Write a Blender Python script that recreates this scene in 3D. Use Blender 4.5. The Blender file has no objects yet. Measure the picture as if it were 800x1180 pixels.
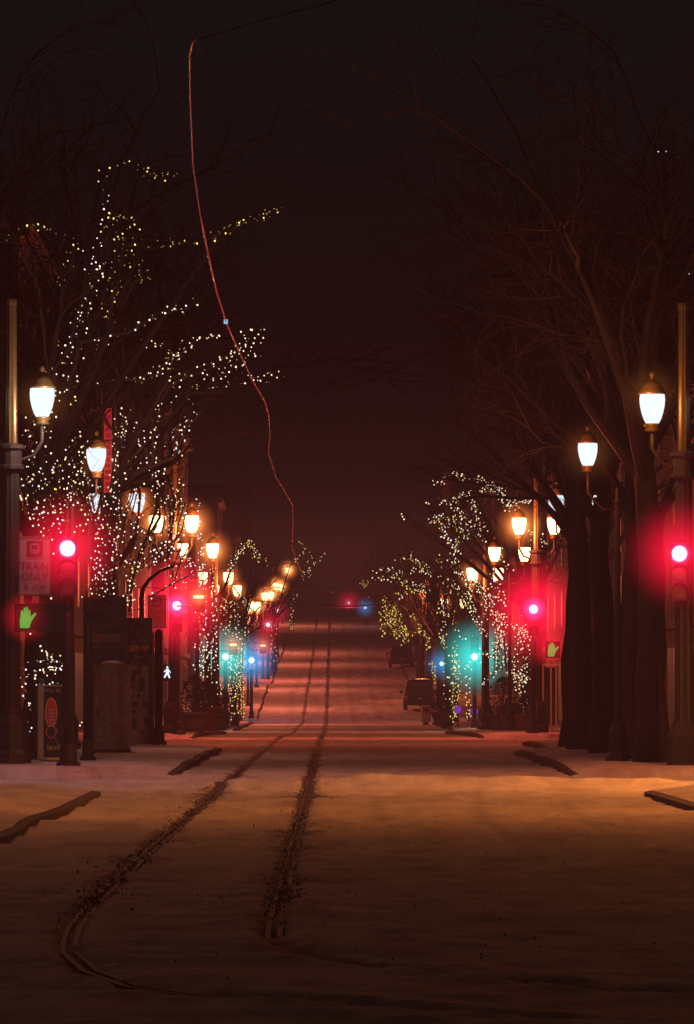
import bpy, bmesh, math, random
import numpy as np
from mathutils import Vector, Matrix
R = math.radians
sc = bpy.context.scene
C = sc.collection
F = 5900.0                      # focal length in pixels of the 800 px wide frame

def P(px, py, D):
    return Vector(((px - 384.5) * D / F, D, 1.6 + (796 - py) * D / F))
def smooth(a, b, x):
    t = min(1, max(0, (x - a) / (b - a))); return t * t * (3 - 2 * t)
def g(y):
    """height of the street: level, a shallow dip, then terraces climbing block by block"""
    z = -0.35 * smooth(168, 242, y)
    k = 0
    while True:
        s = 316 + 74 * k
        if y <= s or s > 820: break
        z += (2.36 if k < 2 else 3.1) * min(1, (y - s) / 59.0); k += 1
    if y > 860: z -= (y - 860) * 0.02
    return z

# ------------------------------------------------------------------ materials
def new_mat(name):
    m = bpy.data.materials.new(name); m.use_nodes = True
    nt = m.node_tree; nt.nodes.clear()
    out = nt.nodes.new('ShaderNodeOutputMaterial')
    return m, nt, out
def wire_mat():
    m = surf('copper_wire_glow', (.6, .16, .12), .35, .6, .1, 3); b = [n for n in m.node_tree.nodes if n.type == 'BSDF_PRINCIPLED'][0]
    b.inputs['Emission Color'].default_value = (1, .09, .08, 1); b.inputs['Emission Strength'].default_value = .065; m.cycles.emission_sampling = 'NONE'; return m  # faint red glow put into the wire, which is no lamp
def surf(name, col, rough=.7, metal=0., var=.25, scale=6., bump=.0, bscale=40., spec=.4):
    m, nt, out = new_mat(name)
    b = nt.nodes.new('ShaderNodeBsdfPrincipled'); nt.links.new(b.outputs[0], out.inputs[0])
    b.inputs['Roughness'].default_value = rough; b.inputs['Metallic'].default_value = metal
    b.inputs['Specular IOR Level'].default_value = spec
    tc = nt.nodes.new('ShaderNodeTexCoord')
    n = nt.nodes.new('ShaderNodeTexNoise'); n.inputs['Scale'].default_value = scale; n.inputs['Detail'].default_value = 6
    nt.links.new(tc.outputs['Object'], n.inputs['Vector'])
    r = nt.nodes.new('ShaderNodeMix'); r.data_type = 'RGBA'
    r.inputs[6].default_value = (*[c * (1 - var) for c in col], 1); r.inputs[7].default_value = (*[min(1, c * (1 + var)) for c in col], 1)
    nt.links.new(n.outputs[0], r.inputs[0]); nt.links.new(r.outputs[2], b.inputs['Base Color'])
    if bump:
        n2 = nt.nodes.new('ShaderNodeTexNoise'); n2.inputs['Scale'].default_value = bscale; n2.inputs['Detail'].default_value = 5
        nt.links.new(tc.outputs['Object'], n2.inputs['Vector'])
        bp = nt.nodes.new('ShaderNodeBump'); bp.inputs['Strength'].default_value = bump; bp.inputs['Distance'].default_value = .03
        nt.links.new(n2.outputs[0], bp.inputs['Height']); nt.links.new(bp.outputs[0], b.inputs['Normal'])
    return m
def glow(name, col, s, sample=False):
    m, nt, out = new_mat(name)
    e = nt.nodes.new('ShaderNodeEmission'); e.inputs[0].default_value = (*col, 1); e.inputs[1].default_value = s
    nt.links.new(e.outputs[0], out.inputs[0])
    m.cycles.emission_sampling = 'AUTO' if sample else 'NONE'
    return m
def bloom_mat(name, edge, core, A, p=2.0, coreR=.25):  # lens bloom painted as emission that fades outward from the centre
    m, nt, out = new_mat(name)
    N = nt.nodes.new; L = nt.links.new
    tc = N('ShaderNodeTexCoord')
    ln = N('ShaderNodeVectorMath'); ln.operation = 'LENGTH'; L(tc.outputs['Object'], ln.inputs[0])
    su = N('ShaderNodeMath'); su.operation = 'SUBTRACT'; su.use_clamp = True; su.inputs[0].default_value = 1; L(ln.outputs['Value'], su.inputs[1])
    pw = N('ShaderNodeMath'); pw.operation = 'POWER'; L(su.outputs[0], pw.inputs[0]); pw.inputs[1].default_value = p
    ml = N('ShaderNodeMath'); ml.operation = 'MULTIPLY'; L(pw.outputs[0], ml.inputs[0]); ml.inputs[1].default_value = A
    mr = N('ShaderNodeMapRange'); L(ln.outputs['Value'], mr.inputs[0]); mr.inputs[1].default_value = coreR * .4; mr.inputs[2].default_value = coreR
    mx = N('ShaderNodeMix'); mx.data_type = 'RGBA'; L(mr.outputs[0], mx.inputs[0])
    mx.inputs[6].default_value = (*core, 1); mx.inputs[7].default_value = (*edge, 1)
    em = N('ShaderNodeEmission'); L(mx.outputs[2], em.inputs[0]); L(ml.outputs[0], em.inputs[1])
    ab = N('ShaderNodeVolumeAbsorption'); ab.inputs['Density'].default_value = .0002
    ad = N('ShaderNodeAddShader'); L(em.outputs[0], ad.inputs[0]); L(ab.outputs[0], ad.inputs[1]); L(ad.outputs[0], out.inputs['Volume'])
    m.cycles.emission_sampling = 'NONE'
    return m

M = {}
M['iron'] = surf('painted_iron', (.022, .022, .021), .55, .1, .3, 8, .2, 30)
M['iron_lamplit'] = surf('lamplit_iron', (.10, .08, .03), .4, .5, .3, 8)  # golden lamplight put into the colour of the iron
M['steel'] = surf('rail_steel', (.03, .02, .017), .75, .0, .4, 3)
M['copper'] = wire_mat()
M['bark'] = surf('bark', (.030, .021, .018), .9, 0, .45, 5, .8, 18)
M['twig'] = surf('twig', (.030, .021, .018), .85, 0, .3, 3)
M['leaf'] = surf('dry_leaf', (.10, .06, .03), .8, 0, .4, 3)
M['needle'] = surf('shrub_leaf', (.03, .045, .025), .8, 0, .5, 3)
M['sign'] = surf('sign_white', (.27, .24, .25), .6, 0, .1, 5)
M['ink'] = surf('black_ink', (.015, .012, .012), .6, 0, .1, 5)
M['signblack'] = surf('dark_panel', (.035, .035, .045), .5, 0, .3, 5)
M['slate'] = surf('slate_panel', (.06, .07, .10), .5, 0, .25, 3)
M['metal'] = surf('galvanised', (.30, .27, .24), .55, .3, .25, 4, .15, 14)
M['cabinet'] = surf('cabinet_paint', (.36, .29, .23), .65, .0, .5, 3.5, .2, 9)
M['ticket'] = surf('ticket_machine_face', (.28, .20, .18), .55, .1, .15, 3)
M['orange'] = surf('orange_band', (.45, .16, .08), .6, 0, .1, 3)
M['redpaint'] = surf('red_paint', (.5, .04, .03), .6, 0, .15, 3)
M['yellow'] = surf('yellow_paint', (.5, .33, .05), .6, 0, .15, 3)
M['lilac'] = surf('lilac_paint', (.35, .3, .4), .6, 0, .15, 3)
M['green'] = surf('green_paint', (.03, .2, .08), .6, 0, .15, 3)
M['curb'] = surf('kerb_stone', (.035, .022, .018), .9, 0, .4, 4, .4, 20)
M['brick'] = surf('brick', (.12, .07, .055), .9, 0, .3, 2)
M['stone'] = surf('stone', (.16, .12, .10), .9, 0, .25, 2)
M['plaster'] = surf('painted_wall', (.12, .10, .09), .9, 0, .2, 2)
M['glass'] = surf('window_glass', (.015, .012, .014), .5, 0, .1, 3, spec=.6)
M['frame'] = surf('pale_frame', (.32, .26, .24), .6, 0, .15, 3)
M['carpaint'] = surf('car_paint', (.014, .012, .014), .4, .2, .15, 2)
M['tyre'] = surf('tyre', (.02, .02, .02), .9)
M['terracotta'] = surf('terracotta', (.16, .07, .05), .8, 0, .25, 4)
M['pot'] = surf('concrete_pot', (.10, .08, .075), .85, 0, .25, 4)

def snow_material(name, road=False):
    m, nt, out = new_mat(name)
    N = nt.nodes.new; L = nt.links.new
    b = N('ShaderNodeBsdfPrincipled'); L(b.outputs[0], out.inputs[0]); b.inputs['Roughness'].default_value = .75
    b.inputs['Specular IOR Level'].default_value = .25
    geo = N('ShaderNodeNewGeometry')
    n1 = N('ShaderNodeTexNoise'); n1.inputs['Scale'].default_value = .9; n1.inputs['Detail'].default_value = 8; n1.inputs['Roughness'].default_value = .65
    mp = N('ShaderNodeMapping'); mp.inputs['Scale'].default_value = (1.6, .30, 1); L(geo.outputs['Position'], mp.inputs[0]); L(mp.outputs[0], n1.inputs['Vector'])
    mr = N('ShaderNodeMapRange'); L(n1.outputs[0], mr.inputs[0]); mr.inputs[1].default_value = .3; mr.inputs[2].default_value = .7
    mx = N('ShaderNodeMix'); mx.data_type = 'RGBA'; L(mr.outputs[0], mx.inputs[0])
    mx.inputs[6].default_value = (.36, .33, .32, 1); mx.inputs[7].default_value = (.72, .70, .70, 1)
    col = mx.outputs[2]
    if road:
        at = N('ShaderNodeAttribute'); at.attribute_name = 'dirt'
        n2 = N('ShaderNodeTexNoise'); n2.inputs['Scale'].default_value = 9; n2.inputs['Detail'].default_value = 7; n2.inputs['Roughness'].default_value = .75
        mp2 = N('ShaderNodeMapping'); mp2.inputs['Scale'].default_value = (1.3, .22, 1); L(geo.outputs['Position'], mp2.inputs[0]); L(mp2.outputs[0], n2.inputs['Vector'])
        # speckle: dirt - (noise) thresholded
        a = N('ShaderNodeMath'); a.operation = 'ADD'; L(at.outputs['Fac'], a.inputs[0]); L(n2.outputs[0], a.inputs[1])
        r2 = N('ShaderNodeMapRange'); L(a.outputs[0], r2.inputs[0]); r2.inputs[1].default_value = .78; r2.inputs[2].default_value = 1.02
        mx2 = N('ShaderNodeMix'); mx2.data_type = 'RGBA'; L(r2.outputs[0], mx2.inputs[0]); L(col, mx2.inputs[6]); mx2.inputs[7].default_value = (.07, .045, .035, 1)
        at3 = N('ShaderNodeAttribute'); at3.attribute_name = 'wear'
        mx3 = N('ShaderNodeMix'); mx3.data_type = 'RGBA'; L(at3.outputs['Fac'], mx3.inputs[0]); L(mx2.outputs[2], mx3.inputs[6]); mx3.inputs[7].default_value = (.11, .085, .08, 1)
        col = mx3.outputs[2]
    L(col, b.inputs['Base Color'])
    n3 = N('ShaderNodeTexNoise'); n3.inputs['Scale'].default_value = 9; n3.inputs['Detail'].default_value = 8; n3.inputs['Roughness'].default_value = .7
    L(geo.outputs['Position'], n3.inputs['Vector'])
    bp = N('ShaderNodeBump'); bp.inputs['Strength'].default_value = 1.; bp.inputs['Distance'].default_value = .07
    L(n3.outputs[0], bp.inputs['Height']); L(bp.outputs[0], b.inputs['Normal'])
    return m
M['snow'] = snow_material('trodden_snow'); M['road'] = snow_material('snowy_road', True)
M['globe_white'] = glow('lamp_globe_white', (.78, .90, 1.0), 1.55)
M['globe_warm'] = glow('lamp_globe_warm', (1.0, .80, .36), 7)
M['lens_core'] = glow('signal_lens_core', (1, 1, .86), 3.)
M['lens_rim'] = glow('signal_lens_rim', (.62, .30, .62), 1.6)
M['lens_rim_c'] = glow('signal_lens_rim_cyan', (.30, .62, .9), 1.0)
M['lens_off'] = surf('signal_lens_dark', (.03, .02, .02), .3)
M['hand'] = glow('hand_symbol', (.05, .50, .07), 1.0)
M['walk'] = glow('walk_symbol', (.75, .85, 1.), 2.)
M['bar'] = glow('bar_symbol', (1., .75, .35), 3.)
M['b_warm'] = glow('bulb_warm', (1., .76, .48), 2.7)
M['b_yel'] = glow('bulb_yellow', (.95, .68, .13), 2.4)
M['b_cool'] = glow('bulb_cool', (.92, .82, .84), 2.5)
M['b_dim'] = glow('bulb_dim', (.60, .42, .14), .85)
M['neon'] = glow('red_banner_light', (.55, .01, .06), .7)
M['purple'] = glow('purple_lamp', (.35, .06, .8), 1.)
M['redlamp'] = glow('red_lamp', (1., .12, .12), 1.2)
M['cable'] = surf('light_cable', (.02, .03, .02), .8)

# ------------------------------------------------------------------ mesh helpers
class MB:
    def __init__(s): s.v = []; s.f = []; s.m = []
    def add(s, vs, fs, mi=0):
        o = len(s.v); s.v += [tuple(v) for v in vs]; s.f += [tuple(i + o for i in f) for f in fs]; s.m += [mi] * len(fs); return s
    def box(s, c, d, rot=0, mi=0, bev=0.):
        x, y, z = [k / 2 for k in d]; cx, cy, cz = c
        ca, sa = math.cos(rot), math.sin(rot)
        b = min(bev, x * .9, y * .9)
        if b > 0:
            ring = [(-x + b, -y), (x - b, -y), (x, -y + b), (x, y - b), (x - b, y), (-x + b, y), (-x, y - b), (-x, -y + b)]
        else: ring = [(-x, -y), (x, -y), (x, y), (-x, y)]
        n = len(ring); vs = []
        for zz in (-z, z):
            for a, q in ring: vs.append((cx + a * ca - q * sa, cy + a * sa + q * ca, cz + zz))
        fs = [(i, (i + 1) % n, n + (i + 1) % n, n + i) for i in range(n)] + [tuple(range(n - 1, -1, -1)), tuple(range(n, 2 * n))]
        return s.add(vs, fs, mi)
    def lathe(s, prof, c=(0, 0, 0), n=16, mi=0, flute=0.):
        vs = []; fs = []
        for r, z in prof:
            for i in range(n):
                a = 2 * math.pi * i / n; rr = r * (1 - flute * (i % 2))
                vs.append((c[0] + rr * math.cos(a), c[1] + rr * math.sin(a), c[2] + z))
        for k in range(len(prof) - 1):
            for i in range(n):
                j = (i + 1) % n; fs.append((k * n + i, k * n + j, (k + 1) * n + j, (k + 1) * n + i))
        fs.append(tuple(range(n - 1, -1, -1))); fs.append(tuple(range((len(prof) - 1) * n, len(prof) * n)))
        return s.add(vs, fs, mi)
    def tube(s, pts, rad, n=5, mi=0):
        pts = [Vector(p) for p in pts]; vs = []; fs = []
        if not hasattr(rad, '__len__'): rad = [rad] * len(pts)
        for k, p in enumerate(pts):
            t = (pts[min(k + 1, len(pts) - 1)] - pts[max(k - 1, 0)])
            t = t.normalized() if t.length > 1e-9 else Vector((0, 0, 1))
            u = t.cross(Vector((0, 1, 0)) if abs(t.y) < .9 else Vector((1, 0, 0))).normalized(); w = t.cross(u)
            for i in range(n):
                a = 2 * math.pi * i / n; vs.append(p + (u * math.cos(a) + w * math.sin(a)) * rad[k])
        for k in range(len(pts) - 1):
            for i in range(n):
                j = (i + 1) % n; fs.append((k * n + i, k * n + j, (k + 1) * n + j, (k + 1) * n + i))
        fs.append(tuple(range(n - 1, -1, -1))); fs.append(tuple(range((len(pts) - 1) * n, len(pts) * n)))
        return s.add(vs, fs, mi)
    def ball(s, c, r, mi=0):
        t = .85065 * r; q = .52573 * r
        vs = [(-q, 0, t), (q, 0, t), (-q, 0, -t), (q, 0, -t), (0, t, q), (0, t, -q), (0, -t, q), (0, -t, -q), (t, q, 0), (-t, q, 0), (t, -q, 0), (-t, -q, 0)]
        fs = [(0, 1, 4), (0, 4, 9), (9, 4, 5), (4, 8, 5), (4, 1, 8), (8, 1, 10), (8, 10, 3), (5, 8, 3), (5, 3, 2), (2, 3, 7), (7, 3, 10), (7, 10, 6), (7, 6, 11), (11, 6, 0), (0, 6, 1), (6, 10, 1), (9, 11, 0), (9, 2, 11), (9, 5, 2), (7, 11, 2)]
        return s.add([(c[0] + a, c[1] + b, c[2] + d) for a, b, d in vs], fs, mi)
    def poly(s, pts, y0, y1, mi=0):
        """prism of an x,z outline between two depths"""
        n = len(pts); vs = [(x, y0, z) for x, z in pts] + [(x, y1, z) for x, z in pts]
        fs = [tuple(range(n)), tuple(range(2 * n - 1, n - 1, -1))] + [(i, n + i, n + (i + 1) % n, (i + 1) % n) for i in range(n)]
        return s.add(vs, fs, mi)
    def mesh(s, name, mats, sm=False):
        me = bpy.data.meshes.new(name); me.from_pydata(s.v, [], s.f)
        for m in (mats if isinstance(mats, list) else [mats]): me.materials.append(m)
        if isinstance(mats, list): me.polygons.foreach_set('material_index', s.m)
        if sm: me.polygons.foreach_set('use_smooth', [True] * len(s.f))
        me.update(); return me
    def build(s, name, mats, parent=None, sm=False, loc=None):
        o = bpy.data.objects.new(name, s.mesh(name, mats, sm)); C.objects.link(o)
        if parent: o.parent = parent
        if loc is not None: o.location = loc
        return o
def tag(o, label=None, cat=None, group=None, kind=None):
    if label: o['label'] = label
    if cat: o['category'] = cat
    if group: o['group'] = group
    if kind: o['kind'] = kind
    return o
def empty(name, loc, label=None, cat=None, group=None, rz=0):
    o = bpy.data.objects.new(name, None); C.objects.link(o); o.location = loc; o.rotation_euler = (0, 0, rz)
    o.empty_display_size = .2
    return tag(o, label, cat, group)
def kids(o): return [c for c in bpy.data.objects if c.parent == o]
KIDS = {}
def copy_tree(o, parent=None):
    c = o.copy(); C.objects.link(c)
    if parent: c.parent = parent
    for ch in KIDS.setdefault(o.name, kids(o)): copy_tree(ch, c)
    return c
def text(s, h, mat, parent, loc, name='lettering', align='CENTER', ex=.002, sx=1.):
    cu = bpy.data.curves.new('t', 'FONT'); cu.body = s; cu.size = h; cu.align_x = align; cu.align_y = 'CENTER'; cu.extrude = ex
    t = bpy.data.objects.new('t', cu); C.objects.link(t)
    dg = bpy.context.evaluated_depsgraph_get(); me = bpy.data.meshes.new_from_object(t.evaluated_get(dg))
    bpy.data.objects.remove(t)
    me.transform(Matrix.Diagonal((sx, 1, 1, 1))); me.transform(Matrix.Rotation(R(90), 4, 'X')); me.materials.clear(); me.materials.append(mat)
    o = bpy.data.objects.new(name, me); C.objects.link(o); o.parent = parent; o.location = loc
    return o
def shade_lamp(name, loc, col, power):
    l = bpy.data.lights.new(name, 'SPOT'); l.energy = power * 3.2; l.color = col; l.shadow_soft_size = .1; l.spot_size = R(158); l.spot_blend = .25
    o = bpy.data.objects.new(name, l); C.objects.link(o); o.location = loc; return o
def point(name, loc, col, power, r=0.):
    l = bpy.data.lights.new(name, 'POINT'); l.energy = power * 3.2; l.color = col; l.shadow_soft_size = r
    o = bpy.data.objects.new(name, l); C.objects.link(o); o.location = loc; return o
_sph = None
def bloom(loc, rad, mat, label):  # glowing ball that paints lens bloom around a lamp
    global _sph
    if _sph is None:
        bm = bmesh.new(); bmesh.ops.create_icosphere(bm, subdivisions=3, radius=1.02); _sph = bpy.data.meshes.new('bloom'); bm.to_mesh(_sph); bm.free()
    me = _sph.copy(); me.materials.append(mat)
    o = bpy.data.objects.new('bloom', me); C.objects.link(o); o.location = loc; o.scale = (rad,) * 3
    return tag(o, label, 'bloom', 'painted lens bloom around lamps and signals', 'stuff')

# ------------------------------------------------------------------ ground
rng = np.random.default_rng(4)
rail_L = [(-1.90, 900), (-1.86, 56), (-1.86, 48), (-1.83, 38.7), (-1.78, 35), (-1.72, 33.2), (-1.64, 31.6), (-1.41, 29.5), (-1.11, 28), (-.70, 27), (-.3, 26.4), (.5, 25.7), (1.75, 25), (4, 24.2)]
rail_R = [(-.45, 900), (-.42, 56), (-.42, 36), (-.41, 34), (-.375, 33.1), (-.31, 32.1), (-.18, 31.3), (.08, 30.5), (.33, 29.9), (.8, 28.9), (1.46, 27.7), (2.6, 26.4), (4.5, 25)]
def dense(pl, near=.6):
    out = []
    for (a, b), (c, d) in zip(pl[:-1], pl[1:]):
        L = math.hypot(c - a, d - b); n = max(1, int(L / (3 if max(b, d) > 60 else near)))
        for i in range(n): out.append((a + (c - a) * i / n, b + (d - b) * i / n))
    return out + [pl[-1]]
def seg_dist(X, Y, pl, m=None):
    D = np.full(X.shape, 1e9)
    for (a, b), (c, d) in zip(pl[:-1], pl[1:]):
        L2 = (c - a) ** 2 + (d - b) ** 2
        t = np.clip(((X - a) * (c - a) + (Y - b) * (d - b)) / L2, 0, 1)
        D = np.minimum(D, np.hypot(X - a - t * (c - a), Y - b - t * (d - b)))
    return D
def vnoise(X, Y, s, seed):
    r = np.random.default_rng(seed); T = r.random((64, 64))
    x = X * s; y = Y * s; xi = np.floor(x).astype(int); yi = np.floor(y).astype(int); fx = x - xi; fy = y - yi
    fx = fx * fx * (3 - 2 * fx); fy = fy * fy * (3 - 2 * fy)
    a = T[xi % 64, yi % 64]; b = T[(xi + 1) % 64, yi % 64]; c = T[xi % 64, (yi + 1) % 64]; d = T[(xi + 1) % 64, (yi + 1) % 64]
    return (a * (1 - fx) + b * fx) * (1 - fy) + (c * (1 - fx) + d * fx) * fy
def grid(name, xs, ys, zf, mat, attrs=None):
    X, Y = np.meshgrid(xs, ys); Z = zf(X, Y)
    co = np.stack([X, Y, Z], -1).reshape(-1, 3); nx, ny = len(xs), len(ys)
    i = np.arange(nx * ny).reshape(ny, nx); q = np.stack([i[:-1, :-1], i[:-1, 1:], i[1:, 1:], i[1:, :-1]], -1).reshape(-1, 4)
    me = bpy.data.meshes.new(name); me.vertices.add(len(co)); me.vertices.foreach_set('co', co.ravel())
    me.loops.add(q.size); me.loops.foreach_set('vertex_index', q.ravel().astype(np.int32))
    me.polygons.add(len(q)); me.polygons.foreach_set('loop_start', np.arange(0, q.size, 4, dtype=np.int32))
    me.polygons.foreach_set('use_smooth', np.ones(len(q), bool)); me.update(); me.validate()
    for k, fn in (attrs or {}).items():
        a = me.attributes.new(k, 'FLOAT', 'POINT'); a.data.foreach_set('value', fn(X, Y).ravel().astype(np.float32))
    me.materials.append(mat)
    o = bpy.data.objects.new(name, me); C.objects.link(o); return o
def G(Y): return np.vectorize(g)(Y[:, 0])[:, None] * np.ones_like(Y)
grid('ground', np.array([-400, -60, -14, 14, 60, 400.]), np.concatenate([np.arange(-40, 300, 20), np.arange(300, 1000, 8), np.arange(1000, 3001, 200)]).astype(float),
     lambda X, Y: G(Y) - .12, M['snow'])['kind'] = 'structure'
xs = np.concatenate([np.arange(-14, -3.2, .5), np.arange(-3.2, 3.4, .06), np.arange(3.4, 14.1, .4)])
ys = np.concatenate([np.arange(-10, 24, 2), np.arange(24, 60, .16), np.arange(60, 130, .35), np.arange(130, 340, 1.5), np.arange(340, 900, 3)])
dL = lambda X, Y: seg_dist(X, Y, rail_L); dR = lambda X, Y: seg_dist(X, Y, rail_R)
def road_z(X, Y):
    z = G(Y)
    near = np.clip((200 - Y) / 100, 0, 1)
    z = z + .05 * (vnoise(X, Y, .9, 1) - .5) * near + .035 * (vnoise(X, Y, 2.6, 2) - .5) * near + .015 * (vnoise(X, Y, 6.5, 8) - .5) * near
    for d in (dL(X, Y), dR(X, Y)):
        z = z - .03 * np.exp(-(d / .09) ** 2) + .014 * np.exp(-((d - .22) / .09) ** 2) * (.5 + vnoise(X, Y, 2.3, 9))
    z = z + .12 * np.exp(-((Y - 87 - 1.5 * np.sin(X * .7)) / 1.2) ** 2) * (.5 + vnoise(X, Y, 1.7, 5)) * smooth_np(X)
    z = z - .02 * np.exp(-((Y - 45.5 - .25 * X) / .5) ** 2)
    return z
def smooth_np(X): return np.clip((X + 2.8) / 1.5, .25, 1)
def dirt(X, Y):
    out = np.zeros_like(X)
    for d, w in ((dL(X, Y), .9), (dR(X, Y), 1.)):
        wob = vnoise(X, Y, .5, 7) * .5 + .6
        k = np.where(Y > 130, .45, 1.0)
        fade = np.clip((Y - 24) / 9, .62, 1.0) * (.75 + .5 * vnoise(X, Y, .8, 33))
        out = np.maximum(out, w * fade * (np.where(Y > 130, .36, .6) * np.exp(-(d / np.where(Y > 130, .2, .08)) ** 2) + .31 * k * np.exp(-(d / (.42 * wob)) ** 2)))
    out += .14 * (vnoise(X, Y, .35, 11) > .70) + .12 * (vnoise(X, Y, 1.4, 12) > .74) * (Y < 100)
    return out
def wear(X, Y):
    w = np.zeros_like(X)
    for k in range(-1, 11):
        y0 = 79 + 74 * k
        if k == 0: continue
        c = y0 + 7.5
        w = np.maximum(w, (.7 if k < 3 else .2) * np.exp(-((Y - c - 3) / 2.6) ** 2)); w = np.maximum(w, (.65 if k < 3 else .18) * np.exp(-((Y - c + 3.5) / 1.6) ** 2))
    w *= .55 + .6 * vnoise(X, Y, .25, 21)
    far = np.clip((Y - 140) / 60, 0, 1)
    for x0, a in ((1.3, .20), (2.9, .20), (-2.6, .15), (4.0, .12)):
        w = np.maximum(w, (a * far + .05) * np.exp(-((X - x0 - .2 * np.sin(Y * .03)) / .22) ** 2))
    w = np.maximum(w, .40 * np.exp(-((Y - 45.5 - .25 * X) / .55) ** 2) * (.4 + vnoise(X, Y, .6, 3)))
    w = np.maximum(w, .35 * np.exp(-((Y - 38 + .5 * X) / .3) ** 2) * (X > .5) * vnoise(X, Y, .8, 4))
    # lane footprints and turning tyre tracks in the foreground
    w = np.maximum(w, .35 * np.exp(-((X - .62) / .10) ** 2) * (Y > 48) * (Y < 78) * ((Y * 1.1) % 1 < .5))
    w = np.maximum(w, .22 * np.exp(-((X - 1.9 - .0009 * (Y - 60) ** 2) / .10) ** 2) * (Y > 46) * (Y < 84))
    w = np.maximum(w, .22 * np.exp(-((X - 3.1 - .0014 * (Y - 60) ** 2) / .12) ** 2) * (Y > 46) * (Y < 84))
    return np.clip(w, 0, 1)
grid('road', xs, ys, road_z, M['road'], {'dirt': dirt, 'wear': wear})['kind'] = 'structure'
for nm, pl in (('outer', rail_L), ('inner', rail_R)):
    b = MB(); d = dense(pl)
    for side in (-.045, .035):
        vs = []
        for i, (x, y) in enumerate(d):
            a = d[max(0, i - 1)]; c = d[min(len(d) - 1, i + 1)]; tx, ty = c[0] - a[0], c[1] - a[1]; L = math.hypot(tx, ty); nx_, ny_ = -ty / L, tx / L
            for o_, dz in ((side, .0), (side, .012), (side + .035, .012), (side + .035, .0)):
                vs.append((x + nx_ * o_, y + ny_ * o_, g(y) - .02 - .05 * (1 - smooth(*((30, 35) if nm == 'inner' else (23, 27)), y)) + dz))
        fs = [(4 * i + k, 4 * i + k + 1, 4 * i + k + 5, 4 * i + k + 4) for i in range(len(d) - 1) for k in range(3)]
        b.add(vs, fs)
    r = b.build('rail', M['steel']); tag(r, ('left' if nm == 'outer' else 'right') + ' steel tram rail running up the snowy street and bending in the junction', 'rail')

# kicked-up dirty snow clods beside the rails
rr = random.Random(8); b = MB()
for i in range(2300):
    pl = rail_L if rr.random() < .5 else rail_R; y = 34 + rr.expovariate(.04); y += rr.uniform(0, 6) * (y < 38); x0 = -1.85 if pl is rail_L else -.42
    if y > 120: continue
    x = x0 + rr.gauss(0, rr.choice((.08, .13, .22))); sz = rr.uniform(.003, .010) * (1 if rr.random() < .93 else 1.7); b.ball((x, y, g(y) + .005), sz)
for i in range(260):
    y = rr.uniform(28, 80); x = rr.uniform(-3, 3.6) * y / 55; b.ball((x, y, g(y) + .004), rr.uniform(.003, .009))
tag(b.build('snow_clods', M['curb']), 'scattered dark clods of dirty snow along the tram rails', 'slush', None, 'stuff')
# pavements with kerbs
def pavement(y0, y1, side, edge, outer, corner=2.2, snowy=True):
    n = max(6, int((y1 - y0) / 3)); rows = []
    ys_ = sorted(set([y0, y0 + .15, y0 + .4, y0 + .8, y0 + 1.4, y0 + corner] + [y0 + corner + (y1 - y0 - 2 * corner) * i / n for i in range(n + 1)] + [y1 - 1.4, y1 - .8, y1 - .4, y1 - .15, y1]))
    for y in ys_:
        t = min(y - y0, y1 - y, corner); e = edge + side * (corner - math.sqrt(max(0, corner ** 2 - (corner - t) ** 2)))
        e += .04 * math.sin(y * 1.9) + .03 * math.sin(y * .7)
        rows.append((e, y, g(y)))
    top = MB(); k = MB(); h = .13
    vs = []; fs = []
    def hh(y): return h * max(.12, min(1, (y - (y0 + corner * .7)) / 9, (y1 + 3 - y) / 8)) if y0 > 60 else h * .5
    for e, y, z in rows: vs += [(e + side * .12, y, z + hh(y) + .025), (e + side * .9, y, z + h + .05 + .02 * math.sin(y)), (outer, y, z + h + .05)]
    for i in range(len(rows) - 1):
        for j in range(2):
            q = (3 * i + j, 3 * i + j + 1, 3 * i + j + 4, 3 * i + j + 3); fs.append(q if side > 0 else q[::-1])
    top.add(vs, fs)
    vs = []; fs = []
    for e, y, z in rows: vs += [(e, y, z - .1), (e, y, z + hh(y)), (e + side * .14, y, z + hh(y) + .022)]
    for i in range(len(rows) - 1):
        if rows[i][1] < y0 + corner * .75 and y0 > 60: continue
        for j in range(2): fs.append((3 * i + j, 3 * i + j + 3, 3 * i + j + 4, 3 * i + j + 1))
    if y0 > 60 and snowy:   # snow banked against the near end of the block
        bank = []
        for i, (e, y, z) in enumerate(rows):
            if y > y0 + corner * .75 + .8: break
            bank += [(e - side * .35, y - .75, z - .05), (e + side * .12, y, z + hh(y) + .027)]
        e, y, z = rows[0]; bank = [(e + side * .9, y - .75, z - .05), (e + side * .9, y, z + h + .07 + .02 * math.sin(y))] + bank; bank = [(outer, y - .75, z - .05), (outer, y, z + h + .052)] + bank
        top.add(bank, [(2 * i, 2 * i + 2, 2 * i + 3, 2 * i + 1) for i in range(len(bank) // 2 - 1)])
    for q, s_ in ((len(rows) - 1, -1),) if y0 > 60 else ((0, 1), (len(rows) - 1, -1)):   # end faces
        e, y, z = rows[q]; o = len(vs); vs += [(e, y, z - .1), (e, y, z + h + .02), (outer, y, z + h + .045), (outer, y, z - .1)]; fs.append((o, o + 1, o + 2, o + 3))
    k.add(vs, fs)
    top.build('sidewalk', M['snow'], sm=True)['kind'] = 'structure'
    k.build('kerb', M['curb'])['kind'] = 'structure'
pavement(44, 80, -1, -3.5, -14); pavement(44, 80, 1, 4.75, 14)
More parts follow.
